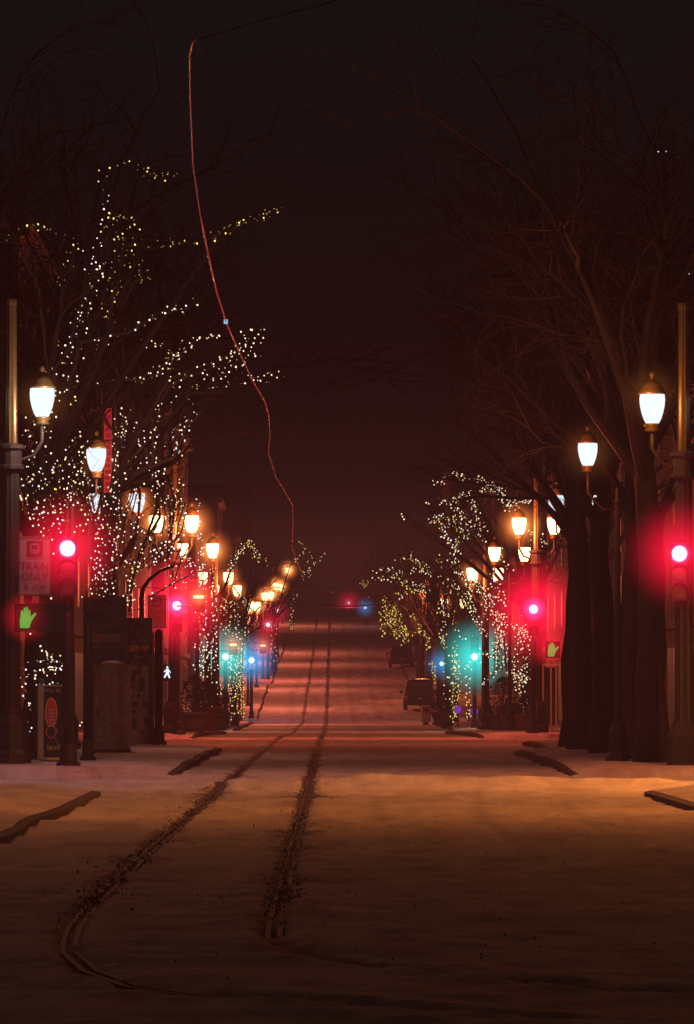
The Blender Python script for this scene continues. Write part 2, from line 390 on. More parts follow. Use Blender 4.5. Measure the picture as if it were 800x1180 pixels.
for k in range(11):
    y0 = 94 + 74 * k
    if k == 0:
        pavement(y0, y0 + 43, -1, -2.95, -14, 1.6); pavement(y0 + 43, y0 + 59, -1, -5.0, -14, 2.2, False); pavement(y0, y0 + 36, 1, 4.5, 14); pavement(y0 + 36, y0 + 59, 1, 5.6, 14, 2.2, False)
    else: pavement(y0, y0 + 59, -1, -4.7, -14); pavement(y0, y0 + 59, 1, 4.9 if k == 1 else 5.7, 14)

# ------------------------------------------------------------------ lamps and poles
def lantern(parent, x, z, s=1., near=True):
    b = MB().lathe([(.12 * s, 0), (.165 * s, .08 * s), (.205 * s, .2 * s), (.235 * s, .34 * s), (.245 * s, .46 * s), (.235 * s, .56 * s)], (x, 0, z), 18)
    lam = MB().lathe([(.10 * s, -.16 * s), (.15 * s, -.13 * s), (.12 * s, -.08 * s), (.17 * s, -.03 * s), (.17 * s, .0)], (x, 0, z), 14).build('lantern', M['iron_lamplit'], parent, True)
    b.build('globe', M['globe_white' if near else 'globe_warm'], lam, True)
    MB().lathe([(.275 * s, .563 * s), (.27 * s, .60 * s), (.22 * s, .66 * s), (.20 * s, .72 * s), (.13 * s, .80 * s), (.05 * s, .84 * s), (.03 * s, .88 * s), (.06 * s, .93 * s), (.03 * s, .99 * s), (.005, 1.03 * s)], (x, 0, z), 16).build('cap', M['iron_lamplit'], lam, True)
    return lam
def big_pole(name='lamp_column', off=(-.6, .6), near=True, gz=0.):
    t = empty(name, (0, 0, 0))
    MB().lathe([(.40, 0), (.40, .25), (.34, .32), (.34, .85), (.30, .95), (.24, 1.05), (.21, 1.15)], n=8).build('base', M['iron'], t)
    MB().lathe([(.19, 1.15), (.175, 3.5), (.16, 5.75)], n=24, flute=.08).build('column', M['iron'], t)
    MB().lathe([(.17, 5.75), (.25, 5.8), (.25, 5.86), (.21, 5.9), (.21, 6.15), (.27, 6.2), (.27, 6.26), (.15, 6.3)], n=12).build('collar', M['iron'], t)
    MB().lathe([(.12, 6.3), (.105, 7.6), (.095, 9.0), (.11, 9.05), (.11, 9.12), (.02, 9.2)], n=20, flute=.1).build('pipe', M['iron_lamplit'], t)
    for x in off:
        pts = [(0, 0, 6.05), (x * .35, 0, 5.98), (x * .75, 0, 6.08), (x, 0, 6.35), (x, 0, 6.68)]
        MB().tube(pts, [.04, .035, .035, .04, .045], 8).build('arm', M['iron'], t, True)
        lantern(t, x, 6.82, 1, near)
    return t
def lamp_post(off=(-.6, .6), H=6.82, near=False, s=1.):
    t = empty('street_lamp', (0, 0, 0))
    MB().lathe([(.24, 0), (.24, .2), (.18, .3), (.18, .7), (.11, .9)], n=10).build('base', M['iron'], t)
    MB().lathe([(.09, .9), (.075, 3.), (.055, H - .8), (.09, H - .75), (.05, H - .7), (.03, H - .45)], n=14, flute=.08).build('column', M['iron'], t)
    for x in off:
        MB().tube([(0, 0, H - .85), (x * .5, 0, H - .9), (x, 0, H - .55), (x, 0, H - .14)], .03, 6).build('arm', M['iron'], t, True)
        lantern(t, x, H, s, near)
    return t
LAMPC = (1., .17, .055); lights = []
def place(o, x, y, label, group=None, z=None):
    o.location = (x, y, g(y) + .13 if z is None else z); o['label'] = label; o['category'] = 'street lamp'
    if group: o['group'] = group
    return o
BLOOM = {}
BLOOM['lamp_near'] = bloom_mat('bloom_lamp_near', (1., .30, .07), (.5, .5, .6), .26, 2.2, .3)
BLOOM['lamp'] = bloom_mat('bloom_lamp', (1., .22, .05), (1., .62, .14), 5.2, 3.0, .45)
BLOOM['lamp_far'] = bloom_mat('bloom_lamp_far', (1., .24, .05), (1., .72, .25), 13, 3.0, .5)
BLOOM['red'] = bloom_mat('bloom_red', (.85, .004, .035), (.40, .12, .60), 2.6, 2.4, .20)
BLOOM['red2'] = bloom_mat('bloom_red_far', (.85, .008, .05), (1., .2, .4), 1.8, 2.3, .3)
BLOOM['cyan'] = bloom_mat('bloom_cyan', (0, .46, .42), (.2, .7, .8), 3.1, 2.3, .16)
BLOOM['blue'] = bloom_mat('bloom_blue', (0, .25, .62), (.2, .5, 1.), 3.1, 2.4, .16)
BLOOM['hand'] = bloom_mat('bloom_hand', (.80, .006, .02), (.6, .02, .02), 2.2, 1.6, .1)
BLOOM['bar'] = bloom_mat('bloom_bar', (.75, .06, .02), (1., .35, .1), 3.4, 2.4, .35)

proto_big = big_pole(); proto_warm = big_pole(near=False)
GL = 'twin lantern street columns at the junctions'
place(proto_big, -6.3, 100, 'dark column with lit white lantern left of the train only sign', GL)
cR = place(copy_tree(proto_big), 6.68, 97.5, 'dark column with lit white lantern at the right edge above the red signal', GL, -.13)
place(proto_warm, -5.4, 173, 'dark fluted column with two warm lanterns behind the second left red signal', GL)
place(copy_tree(proto_warm), 6.95, 175, 'dark fluted column with warm lanterns behind the second right red signal', GL)
place(copy_tree(proto_warm), -5.55, 241, 'dark column with warm lanterns behind the left green signal', GL)
place(copy_tree(proto_warm), 7.15, 241, 'dark column with warm lanterns behind the right green signal', GL)
p1 = lamp_post((0.6,), 6.82, True); p2 = lamp_post((-.6, .6), 6.82, False); p3 = lamp_post((-.6, .6), 6.82, True); p4 = lamp_post((.6,), 6.82, False)
GP = 'lantern posts along the pavements'
place(p1, -6.4, 125, 'slim post with one white lantern beside the red banner', GP)
place(p3, -6.5, 153.6, 'slim post with two pale lanterns half hidden behind branches', GP)
posts = [(-5.35, 201, 'fourth lantern post up the left pavement, warm lit behind fairy lights'), (-5.7, 271, 'warm lantern post just above the left green signals'),
         (-5.45, 296, 'lantern post just before the climb on the left side'), (-5.6, 335, 'lantern post low on the climb on the left side'), (-5.5, 366, 'lantern post second on the climb on the left side'),
         (-5.5, 399, 'lantern post third on the climb on the left side'), (-5.5, 435, 'lantern post fourth on the climb on the left side'),
         (-5.6, 478, 'lantern post fifth on the climb on the left side'), (-5.6, 561, 'lantern post highest on the climb on the left side')]
for i, (x, y, lb) in enumerate(posts): place(p2 if i == 0 else copy_tree(p2) if i == 1 else p4 if i == 2 else copy_tree(p4), x, y, lb, GP, g(y) + (.13 if i < 2 else -.3 if y < 300 else -.45 if y < 470 else -1.0))
pr = [(7.05, 205, 'lantern post with two dim warm lanterns behind the right light wrapped tree'), (6.9, 233, 'warm lantern post inside the right fairy light tree crown'),
      (7.3, 311, 'warm lantern post over the dark parked car on the right'), (7.2, 350, 'pale lantern post behind the yellow light curtain')]
for x, y, lb in pr: place(copy_tree(p2), x, y, lb, GP)
c = lamp_post((-.6,), 6.12, True, .82); place(c, 5.77, 104, 'slim post with one white lantern in front of the dark right trunks', GP, .05)
c = copy_tree(p3); place(c, 7.35, 155, 'slim post with small lanterns glimpsed between the right trunks', GP)
# painted bloom and light at lanterns
def lamp_light(x, y, z, power, bloom_key, hr, col=LAMPC):
    point('lamp_light', (x * .93, y - .9, z + .1), col, power)
    if hr: bloom((x, y, z + .3), hr, BLOOM[bloom_key], 'painted lens bloom around the lantern at the %s of the street' % ('left side' if x < 0 else 'right side'))
z7 = 6.95
lamp_light(-5.7, 100, z7, 130, "lamp_near", .8, (.9, .5, .4)); lamp_light(6.05, 97.5, z7, 70, 'lamp_near', .8, (1., .30, .05))
lamp_light(-5.8, 125, z7, 200, 'lamp_near', .8, (1, .35, .22)); lamp_light(5.17, 104, 6.15, 60, 'lamp_near', .8)
lamp_light(-5.9, 153.6, z7, 300, 'lamp', .8); lamp_light(6.75, 155, z7, 220, 'lamp', .5)
for x, y, a, hr in ((-4.8, 173, 646, 1.1), (-6, 173, 1, 1.0), (6.35, 175, 646, 1.1), (-4.75, 201, 510, 1.1), (-4.95, 241, 680, .9), (6.5, 241, 595, .8), (-5.1, 271, 595, .85), (6.5, 205, 250, .6), (6.3, 233, 250, .9),
                 (6.7, 311, 900, 1.1), (6.6, 350, 900, 1.3)):
    lamp_light(x, y, g(y) + z7, a, 'lamp', hr)
for x, y, lb in posts[2:]: lamp_light(x + .6, y, g(y) + z7 - (.5 if y < 470 else 1.1), 2000, 'lamp_far', .85 + (y - 335) * .003, (1., .20, .11))
# added unseen lamps outside the picture to light the junction
for i, (x, y) in enumerate(((-7.6, 66), (8.4, 68), (-9.0, 89), (9.6, 85))):
    c = copy_tree(p2); place(c, x, y, 'added unseen lantern post, %s' % ['on the near left corner', 'on the near right corner', 'down the left side street', 'down the right side street'][i], GP)
    (shade_lamp if i == 3 else point)('lamp_light', (x * .86, y, 7.1), [(1., .26, .045), (1., .26, .045), (.62, .55, .95), (1., .28, .05)][i], [310, 490, 110, 1900][i])  # light of the added unseen posts

# ------------------------------------------------------------------ traffic lights
def disc(x, y, z, r, r0=0., n=20, dy=0.):
    b = MB()
    if r0 == 0: b.poly([(x + r * math.cos(2 * math.pi * i / n), z + r * math.sin(2 * math.pi * i / n)) for i in range(n)], y, y + .01)
    else:
        vs = []
        for rr in (r, r0):
            for i in range(n): vs.append((x + rr * math.cos(2 * math.pi * i / n), y, z + rr * math.sin(2 * math.pi * i / n)))
        b.add(vs, [(i, (i + 1) % n, n + (i + 1) % n, n + i) for i in range(n)])
    return b
def signal(lit):
    """three section head; origin at the centre of the lit lens"""
    t = empty('traffic_light', (0, 0, 0))
    top = 0 if lit == 'red' else .72
    h = MB()
    for k in range(3): h.box((0, .12, top - .36 * k), (.36, .22, .345), bev=.03)
    h.tube([(0, .14, top + .17), (0, .14, top + .26)], .04, 8); h.tube([(0, .14, top - .9), (0, .14, top - 1.02)], .04, 8)
    h.build('housing', M['iron'], t)
    for k in range(3):
        z = top - .36 * k
        v = MB(); n = 14; vs = []
        for i in range(n + 1):
            a = R(-30) + R(240) * i / n
            vs += [(.165 * math.cos(a), .0, z + .165 * math.sin(a)), (.165 * math.cos(a), -.24 + .10 * (1 - math.sin(a)) * .5, z + .165 * math.sin(a)),
                   (.155 * math.cos(a), .0, z + .155 * math.sin(a)), (.155 * math.cos(a), -.24 + .10 * (1 - math.sin(a)) * .5, z + .155 * math.sin(a))]
        v.add(vs, [f for i in range(n) for f in ((4 * i, 4 * i + 1, 4 * i + 5, 4 * i + 4), (4 * i + 2, 4 * i + 6, 4 * i + 7, 4 * i + 3), (4 * i + 1, 4 * i + 3, 4 * i + 7, 4 * i + 5))])
        v.build('visor', M['iron'], t)
        on = (lit == 'red' and k == 0) or (lit != 'red' and k == 2)
        if on:
            ln = disc(0, -.012, z, .165, .11).build('lens', M['lens_rim' if lit == 'red' else 'lens_rim_c'], t)
            disc(0, -.03, z, .135).build('bulb', M['lens_core'], ln)
        else: disc(0, -.012, z, .145).build('lens', M['lens_off'], t)
    return t
def post(x, y, z1, label, r=.1, cat='signal post'):
    t = empty('signal_post', (x, y, g(y) + .15), label, cat, 'posts carrying traffic signals')
    MB().lathe([(r * 2.1, 0), (r * 2.1, .08), (r * 1.5, .12), (r * 1.5, .4), (r * 1.1, .45)], n=12).build('base', M['iron'], t)
    MB().lathe([(r, .45), (r, z1 - g(y) - .15), (r * .3, z1 - g(y) - .08)], n=14).build('pole', M['iron'], t, True)
    return t
sig = {'red': signal('red'), 'green': signal('green')}; used = set()
def put_signal(kind, px, py, D, label, power, bloom_key, hr, s=1., col=None):
    p = P(px, py, D); o = sig[kind] if kind not in used else copy_tree(sig[kind]); used.add(kind)
    o.location = p; o.scale = (s, s, s); tag(o, label, 'traffic light', 'traffic lights along the street')
    bloom(p + Vector((0, -.3, 0)), hr, BLOOM[bloom_key], label.split(',')[0].replace('traffic light', 'painted lens bloom'))
    col = col or {'red': (1, .02, .08), 'green': (0, .25, .25)}[kind]
    point('signal_light', p + Vector((0, -.9, -.02)), col, power * .7)
    return p
put_signal('red', 78, 632, 96.6, 'red traffic light beside the train only sign', 60, 'red', 1.28)
post(-5.02, 97, 3.75, 'thick dark post carrying the left red signal near the corner', .11)
put_signal('red', 783, 638, 97.1, 'red traffic light at the right edge on the dark column', 60, 'red', 1.28)
put_signal('red', 204, 698, 171, 'red traffic light beside the arched branch, second up the left side', 120, 'red', 2.25)
post(-5.23, 171.2, 3.4, 'dark post under the second left red signal'); 
put_signal('red', 615, 702, 171, 'red traffic light beside the hand signal on the right, second up the street', 120, 'red', 2.25)
post(6.68, 171.2, 3.3, 'dark post under the second right red signal')
put_signal('green', 260, 757, 245, 'cyan green traffic light, leftmost of the green ones', 120, 'cyan', 1.9, 1.1)
post(-5.17, 245.2, 2.9, 'dark post under the left cyan signal')
put_signal('green', 547, 757, 245, 'cyan green traffic light glowing among the fairy lights on the right', 160, 'cyan', 2.2, 1.1)
post(6.75, 245.2, 2.9, 'dark post under the right cyan signal')
put_signal('green', 290, 761, 318, 'blue green traffic light just right of the left cyan one', 160, 'blue', 2.1, 1.3, (0, .12, .25))
post(-5.1, 318.2, 2.9, 'dark post under the left blue signal')
put_signal('green', 509, 765, 318, 'small blue traffic light behind the right tree lights', 60, 'blue', 1.3, .9, (0, .12, .25))
post(6.7, 318.2, 2.7, 'dark post under the small blue signal')
put_signal('red', 309, 720, 398, 'small red traffic light lower on the left climb', 300, 'red2', 1.8, 1.2)
post(-5.1, 398.2, 5.6, 'thin dark post on the climb, lower of the left pair')
put_signal('red', 320, 704, 466, 'small red traffic light higher on the left climb', 300, 'red2', 1.8, 1.2)
post(-5.1, 466.2, 7.8, 'thin dark post on the climb, higher of the left pair')
put_signal('red', 402, 695, 640, 'tiny red traffic light at the top of the street', 200, 'red2', 2.4, 1.)
post(1.9, 640.3, P(402, 695, 640).z - 1, 'far thin post at the top of the street under the tiny red light')
put_signal('green', 421, 700.5, 560, 'tiny cyan traffic light at the top of the street', 120, 'blue', 1.5, 1., (0, .12, .2))
post(3.5, 560.3, P(421, 700.5, 560).z - 1, 'far thin post near the top of the street under the tiny cyan light')
# train bar signals
def bar_signal(px, py, D, label, first=[None]):
    p = P(px, py, D)
    if first[0] is None:
        t = empty('tram_signal', p); MB().box((0, .1, 0), (.42, .2, .36), bev=.03).box((0, .1, -.34), (.42, .2, .3), bev=.03).tube([(-.2, .1, -.3), (-.75, .1, -.3)], .03, 6).build('housing', M['iron'], t)
        MB().box((0, -.012, 0), (.34, .02, .09)).build('light_bar', M['bar'], t); first[0] = t
    else: t = copy_tree(first[0]); t.location = p
    tag(t, label, 'tram signal', 'tram signals with a lit horizontal bar')
    bloom(p + Vector((0, -.2, 0)), (1.2 if D < 200 else .75) * D / 200, BLOOM['bar'], label.replace('tram signal', 'painted lens bloom'))
bar_signal(229, 688, 170.5, 'tram signal showing orange bar right of the second left red light')
bar_signal(269, 743, 244.5, 'tram signal showing orange bar above the left cyan light')
bar_signal(303, 744, 317.5, 'tram signal showing orange bar right of the blue light')

# pedestrian signals
HANDP = [(-.10, -.20), (.06, -.20), (.09, -.10), (.13, -.03), (.19, .05), (.17, .075), (.13, .05), (.085, -.0), (.075, .12), (.05, .13), (.04, .05), (.035, .17), (.005, .18), (0, .05), (-.012, .17), (-.04, .165), (-.045, .05), (-.06, .12), (-.088, .11), (-.095, .02), (-.11, -.08)]
def ped(px, py, D, label, kind='hand', s=1., hr=.75, w=.5):
    p = P(px, py, D); t = empty('pedestrian_signal', p, label, 'pedestrian signal', 'pedestrian crossing signals')
    MB().box((w / 2 - .22, .12, -.02), (w, .22, .55), bev=.03).build('housing', M['iron'], t)
    if kind == 'hand': MB().poly([(x * s, z * s) for x, z in HANDP], -.02, -.008).build('hand_symbol', M['hand'], t)
    else:
        b = MB(); b.ball((0, -.02, .17), .04); b.poly([(-.04, .12), (.05, .12), (.05, -.02), (.10, -.18), (.05, -.19), (.0, -.06), (-.08, -.19), (-.12, -.16), (-.04, -.0)], -.02, -.008)
        b.poly([(.04, .11), (.12, 0), (.10, -.02), (.03, .07)], -.023, -.01); b.poly([(-.03, .11), (-.12, .03), (-.10, .0), (-.02, .07)], -.023, -.01)
        b.build('walk_symbol', M['walk'], t)
    if hr: bloom(p + Vector((0, (.12 if px < 384 else .08), 0)), hr * (1.1 if px < 384 else 1.1), BLOOM['hand'], 'painted red bloom around the ' + ('left' if px < 384 else 'right') + ' raised hand symbol')
    return t
pd = ped(30, 711, 99, 'green raised hand signal in wide dark housing under the train only sign', 'hand', 1.08, .52, .98)
text('signal for', .09, M['lilac'], pd, (.05, -.012, -.36 + .08)); 
ped(636, 748, 171, 'greenish raised hand signal on the right beside the dark trunks', 'hand', 1.25, .72)
ped(193, 775, 170, 'white walking figure signal low on the left', 'walk', 1., 0)

# ------------------------------------------------------------------ signs and kiosks on the left pavement
def train_sign(x, y, z, w, h, label, l1, l2, sub=True):
    t = empty('traffic_sign', (x, y, z), label, 'traffic sign', 'white lane use signs on the left')
    MB().box((0, .01, 0), (w, .012, h), bev=0).build('panel', M['sign'], t)
    b = MB(); f = w * .46
    for a, c, d, e in ((0, h / 2 - .015, w * .96, .012), (0, -h / 2 + .015, w * .96, .012)): b.box((a, -.0005, c), (d, .006, e))
    for a in (-1, 1): b.box((a * (w / 2 - .012), -.0005, 0), (.012, .006, h - .054))
    b.build('border', M['ink'], t)
    zc = h * .285
    ic = MB(); q = w * .25; ic.poly([(-q, zc - q), (q, zc - q), (q, zc + q), (-q, zc + q)] , -.004, .003); io = ic.build('tram_icon', M['ink'], t)
    fr = MB().poly([(-.07, zc - .1), (.07, zc - .1), (.09, zc - .04), (.09, zc + .07), (.06, zc + .11), (-.06, zc + .11), (-.09, zc + .07), (-.09, zc - .04)], -.008, -.005).build('tram_front', M['sign'], io)
    MB().box((0, -.010, zc + .035), (.13, .003, .075)).box((-.045, -.010, zc - .055), (.025, .003, .02)).box((.045, -.010, zc - .055), (.025, .003, .02)).build('windscreen', M['ink'], io)
    text(l1, w * .37, M['ink'], t, (0, -.004, -h * .02), sx=.84); text(l2, w * .37, M['ink'], t, (0, -.004, -h * .19), sx=.84)
    if sub:
        dm = MB(); a = .055; zz = -h * .36; xx = -w * .27
        dm.poly([(xx - a * .7, zz), (xx, zz - a), (xx + a * .7, zz), (xx, zz + a)], -.004, .003).build('diamond', M['ink'], t)
        MB().poly([(xx - a * .35, zz), (xx, zz - a * .5), (xx + a * .35, zz), (xx, zz + a * .5)], -.007, -.0045).build('diamond_centre', M['sign'], t)
        text('OFF SIDE', .085, M['ink'], t, (.09, -.004, zz), sx=.8)
    return t
p = P(40, 652, 99.5); train_sign(p.x, p.y, p.z, .62, 1.15, 'white TRAIN ONLY sign with tram icon on the left dark column', 'TRAIN', 'ONLY')
p = P(181, 705, 170); train_sign(p.x, p.y, p.z, .62, 1.1, 'white TURN ON sign half lost in red glow behind the ticket machine', 'TURN', 'ON', False)
p = P(41, 691, 99.4); t = empty('small_notice', p, 'tiny orange square notice just under the train only sign', 'notice')
MB().box((0, 0, 0), (.13, .01, .13)).build('panel', M['orange'], t); MB().poly([(-.04, -.035), (.0, .0), (.04, -.035), (.04, .035), (0, .02), (-.04, .04)], -.012, -.007).build('mark', M['sign'], t)
post(-5.03, 105, 3.0, 'thinner dark post just behind the left corner signal post', .08)
# sneaker poster
D = 102; p = P(61, 888, D)
t = empty('poster_box', (p.x, D, .18), 'black advertising box with red sneaker poster on the left corner', 'poster box')
MB().box((0, .3, .80), (.62, .55, 1.48), bev=.02).box((0, .3, .03), (.52, .45, .06)).build('body', M['metal'], t)
MB().box((.05, .018, .80), (.46, .012, 1.40)).build('poster', M['ink'], t)
def ell(cx, cz, a, b, n=24, sq=1.): return [(cx + a * math.cos(2 * math.pi * i / n), cz + b * math.sin(2 * math.pi * i / n)) for i in range(n)]
cx = -.03
MB().poly(ell(cx, .98, .125, .31), .004, .010).build('sole_outline', M['yellow'], t)
MB().poly(ell(cx, .975, .105, .285), -.002, .0035).build('sneaker', M['redpaint'], t)
MB().poly(ell(cx, .60, .11, .13), -.0005, .0055).build('heel', M['redpaint'], t)
MB().poly(ell(cx, .60, .08, .10), -.006, -.001).build('opening', M['ink'], t)
b = MB()
for k in range(6): b.box((cx + .01, -.006, .72 + .062 * k), (.10, .006, .026))
b.tube([(cx + .05, -.008, .72), (cx + .12, -.008, .62), (cx + .05, -.008, .5), (cx + .12, -.008, .42), (cx + .13, -.008, .3)], .007, 5)
b.build('laces', M['lilac'], t)
text('YOU 30', .10, M['lilac'], t, (-.02, .008, 1.42)); text('land', .16, M['yellow'], t, (.02, .008, .29)); 
MB().poly([(-.15, .06), (-.02, .10), (.1, .08), (.2, .11), (.22, .06), (0, .03)], .006, .010).build('gold_mark', M['yellow'], t)
MB().lathe([(.001, 0), (.05, .01), (.06, .08), (.04, .12), (.001, .13)], (-.24, .3, 1.545), 8).build('green_cap', M['green'], t)
# utility cabinet
D = 119.5; p = P(129, 875, D)
t = empty('utility_cabinet', (p.x, D, .18), 'tall pale weathered utility cabinet on the left pavement', 'utility cabinet')
MB().box((0, .3, 1.0), (.82, .6, 1.9), bev=.02).build('body', M['cabinet'], t)
MB().box((0, .3, 1.99), (.9, .68, .07), bev=.02).build('roof', M['cabinet'], t)
MB().box((0, .3, .02), (.86, .64, .06)).build('plinth', M['curb'], t)
MB().box((.22, -.018, 1.45), (.12, .008, .16)).build('sticker', M['sign'], t); MB().box((-.2, -.018, 1.62), (.2, .008, .1)).build('notice_plate', M['orange'], t)
b = MB().box((.0, -.017, 1.0), (.008, .006, 1.7)).box((-.0, -.017, .62), (.7, .006, .008)); b.build('seam', M['ink'], t)
d = MB().box((-.01, -.008, 1.0), (.74, .012, 1.78)).build('door', M['cabinet'], t)
MB().box((-.32, -.03, .9), (.03, .04, .2), bev=.005).build('handle', M['iron'], d)
b = MB()
for k in range(9): b.box((-.24 + .06 * k, -.018, .28), (.02, .008, .26))
b.build('vent', M['metal'], t)
MB().lathe([(.3, 0), (.26, .05), (.1, .09), (.001, .1)], (0, .3, 2.026), 12).build('snow_cap', M['snow'], t, True)
# sign board (dark) above the cabinet
D = 124; p = P(121, 727, D); w = 50 * D / F
t = empty('information_board', (p.x, D, .18), 'tall slate blue stop information board with pale band behind the cabinet', 'information board')
zt = P(0, 690, D).z - .18
MB().box((0, .1, zt / 2 + .1), (w, .12, zt - .1), bev=.01).build('panel', M['slate'], t)
def band(px0, px1, py0, py1, m, nm, dy=.03):
    a = P(px0, py0, D); c_ = P(px1, py1, D); return MB().box(((a.x + c_.x) / 2 - p.x, dy, (a.z + c_.z) / 2 - .18), (c_.x - a.x, .012, a.z - c_.z)).build(nm, M[m], t)
band(98, 139, 730, 740, 'ticket', 'pale_band')
for xx, m in ((103.5, 'slate'), (113, 'redpaint')):
    q = P(xx, 735, D); MB().poly(ell(q.x - p.x, q.z - .18, .06, .06), .014, .022).build('dot', M[m], t)
text('BLACK', .26, M['metal'], t, (-.1, .03, P(0, 701, D).z - .18), sx=.85); text('LINE STATION', .11, M['lilac'], t, (-.08, .03, P(0, 722, D).z - .18))
text('Platform stop', .10, M['lilac'], t, (-.1, .03, P(0, 746, D).z - .18))
q = P(110, 688, D); MB().poly([(q.x - p.x - .17, zt - .0), (q.x - p.x - .12, zt + .07), (q.x - p.x, zt + .12), (q.x - p.x + .12, zt + .07), (q.x - p.x + .19, zt)], .03, .1).build('crest', M['orange'], t)
# ticket machine
D = 137; p = P(160, 865, D); w = 31 * D / F
t = empty('ticket_machine', (p.x, D, .18), 'tall ticket machine with pale face and orange band left of two dark posts', 'ticket machine')
zt = P(0, 712, D).z - .18
MB().box((0, .3, zt / 2), (w, .55, zt), bev=.02).build('cabinet', M['signblack'], t)
def band(px0, px1, py0, py1, m, nm, dy=.015, par=None):
    a = P(px0, py0, D); c_ = P(px1, py1, D); return MB().box(((a.x + c_.x) / 2 - p.x, dy, (a.z + c_.z) / 2 - .18), (c_.x - a.x, .012, a.z - c_.z)).build(nm, M[m], par or t)
band(147, 171, 744, 752, 'orange', 'orange_band'); f = band(147, 171, 768, 860, 'ticket', 'face')
band(160, 167, 781, 797, 'signblack', 'screen', .003, f)
for px0, px1, y0_, y1_ in ((151, 156, 772, 776), (151, 156, 781, 785), (151, 156, 789, 793), (152, 155, 800, 804), (158, 161, 800, 804), (165, 168, 800, 804), (152, 160, 808, 815), (165, 171, 808, 815), (152, 158, 818, 823), (152, 158, 828, 840), (166, 171, 826, 834), (152, 158, 842, 856), (166, 171, 842, 856)):
    band(px0, px1, y0_, y1_, 'signblack' if y0_ < 842 else 'frame', 'slot', .003, f)
text('Buy Here', .12, M['lilac'], t, (0, .018, P(0, 739, D).z - .18)); text('Tickets', .11, M['lilac'], t, (0, .018, P(0, 757, D).z - .18))
post(P(174, 0, 140).x, 140, P(0, 730, 140).z, 'tall dark post immediately right of the ticket machine', .09); post(P(183, 0, 138).x, 138, P(0, 728, 138).z, 'second tall dark post right of the ticket machine, slightly thicker', .105)
# arched tram stop bracket
D = 150; pts = [P(170, 865, D), P(163.5, 715, D), P(163, 690, D), P(165, 678, D), P(172, 668, D), P(184, 658, D), P(200, 652, D)]
t = tag(MB().tube(pts, [.09, .08, .07, .06, .055, .05, .045], 8).build('arched_bracket', M['iron'], None, True), 'dark arched pole curving over beside the second left red light', 'arched pole')
# red banner
D = 128; a = P(119, 470, D); c_ = P(129, 568, D)
t = empty('banner_sign', ((a.x + c_.x) / 2, D, (a.z + c_.z) / 2), 'narrow red lit vertical sign behind the second white lantern on the left', 'sign')
hh = (a.z - c_.z); MB().box((0, .05, 0), (.2, .08, hh)).build('panel', M['redpaint'], t)
b = MB()
for k in range(14): b.box((.02 * math.sin(k * 2.1), -.0, hh / 2 - (k + .5) * hh / 14), (.13, .012, hh / 14 * .62))
b.build('lit_strip', M['neon'], t); MB().tube([(0, .1, hh / 2 - .1), (-1.5, .1, hh / 2 + .1)], .03, 6).build('bracket', M['iron'], t)
# cross-street wall bracket lamp on the right facade
# ------------------------------------------------------------------ shrubs, pots, shelter, cars
def planter(x, y, w, h, sh, label, seed, mat='terracotta'):
    rr = random.Random(seed); z0 = g(y) + .18
    t = empty('planter', (x, y, z0), label, 'planter', 'potted shrubs on the pavements')
    MB().lathe([(w * .34, 0), (w * .40, h * .4), (w * .47, h * .85), (w * .52, h * .86), (w * .52, h), (w * .44, h), (w * .43, h * .93)], n=18).build('pot', M[mat], t, True)
    b = MB()
    for i in range(900):
        a = rr.uniform(0, 6.283); u = rr.random() ** .5; zz = rr.random(); r = w * .62 * u * math.sin(math.pi * min(1, (zz * .8 + .2))) ** .6 * (1 + .25 * math.sin(a * 3 + zz * 9))
        c0 = Vector((r * math.cos(a), r * math.sin(a), h + zz * sh)); s = rr.uniform(.03, .06)
        d1 = Vector((rr.gauss(0, 1), rr.gauss(0, 1), rr.gauss(0, 1))).normalized() * s; d2 = Vector((rr.gauss(0, 1), rr.gauss(0, 1), rr.gauss(0, 1))).normalized() * s
        b.add([c0 - d1, c0 + d2, c0 + d1, c0 - d2], [(0, 1, 2, 3)])
    for i in range(9):
        a = rr.uniform(0, 6.28); b.tube([(0, 0, h * .9), (.2 * w * math.cos(a), .2 * w * math.sin(a), h + sh * .5), (.42 * w * math.cos(a), .42 * w * math.sin(a), h + sh * .85)], .012, 4)
    b.build('foliage', M['needle'], t); return t
planter(P(577, 0, 215).x, 212, 1.3, .7, 1.5, 'large leafy planter under the light wrapped tree on the right', 1, 'pot')
planter(P(612, 0, 200).x, 203, 1.0, .65, .75, 'round pot with low shrub at foot of the right red signal', 2)
planter(P(592, 0, 205).x, 207, .9, .6, .5, 'squat pot between the leafy planter and the round pot', 3)
planter(P(510, 0, 262).x, 262, 1.2, .7, 1.3, 'dark bushy planter behind the pale box on the right', 4, 'pot')
planter(P(238, 0, 192).x, 190, 1.1, .9, .9, 'brown planter on the left behind the walking figure signal', 5)
planter(P(222, 0, 180).x, 182, 1., .7, 1.3, 'dark shrub in a pot beside the second left signal post', 6, 'pot')
planter(P(252, 0, 215).x, 216, 1., .7, 1.1, 'dark leafy pot left of the vertical light strings', 7, 'pot')
for i, (px, py) in enumerate(((528, 818), (547, 820))):
    p = P(px, py, 250); t = empty('lantern', (p.x, 250, g(250) + .18), 'small purple glowing garden lamp, %s of the two under the right cyan light' % ('left' if i == 0 else 'right'), 'lamp')
    hh = p.z - g(250) - .18
    MB().lathe([(.09, 0), (.03, .05), (.03, hh - .2), (.12, hh - .16)], n=8).build('stand', M['iron'], t)
    MB().lathe([(.10, hh - .16), (.17, hh), (.12, hh + .16), (.01, hh + .2)], n=10).build('globe', M['purple'], t)
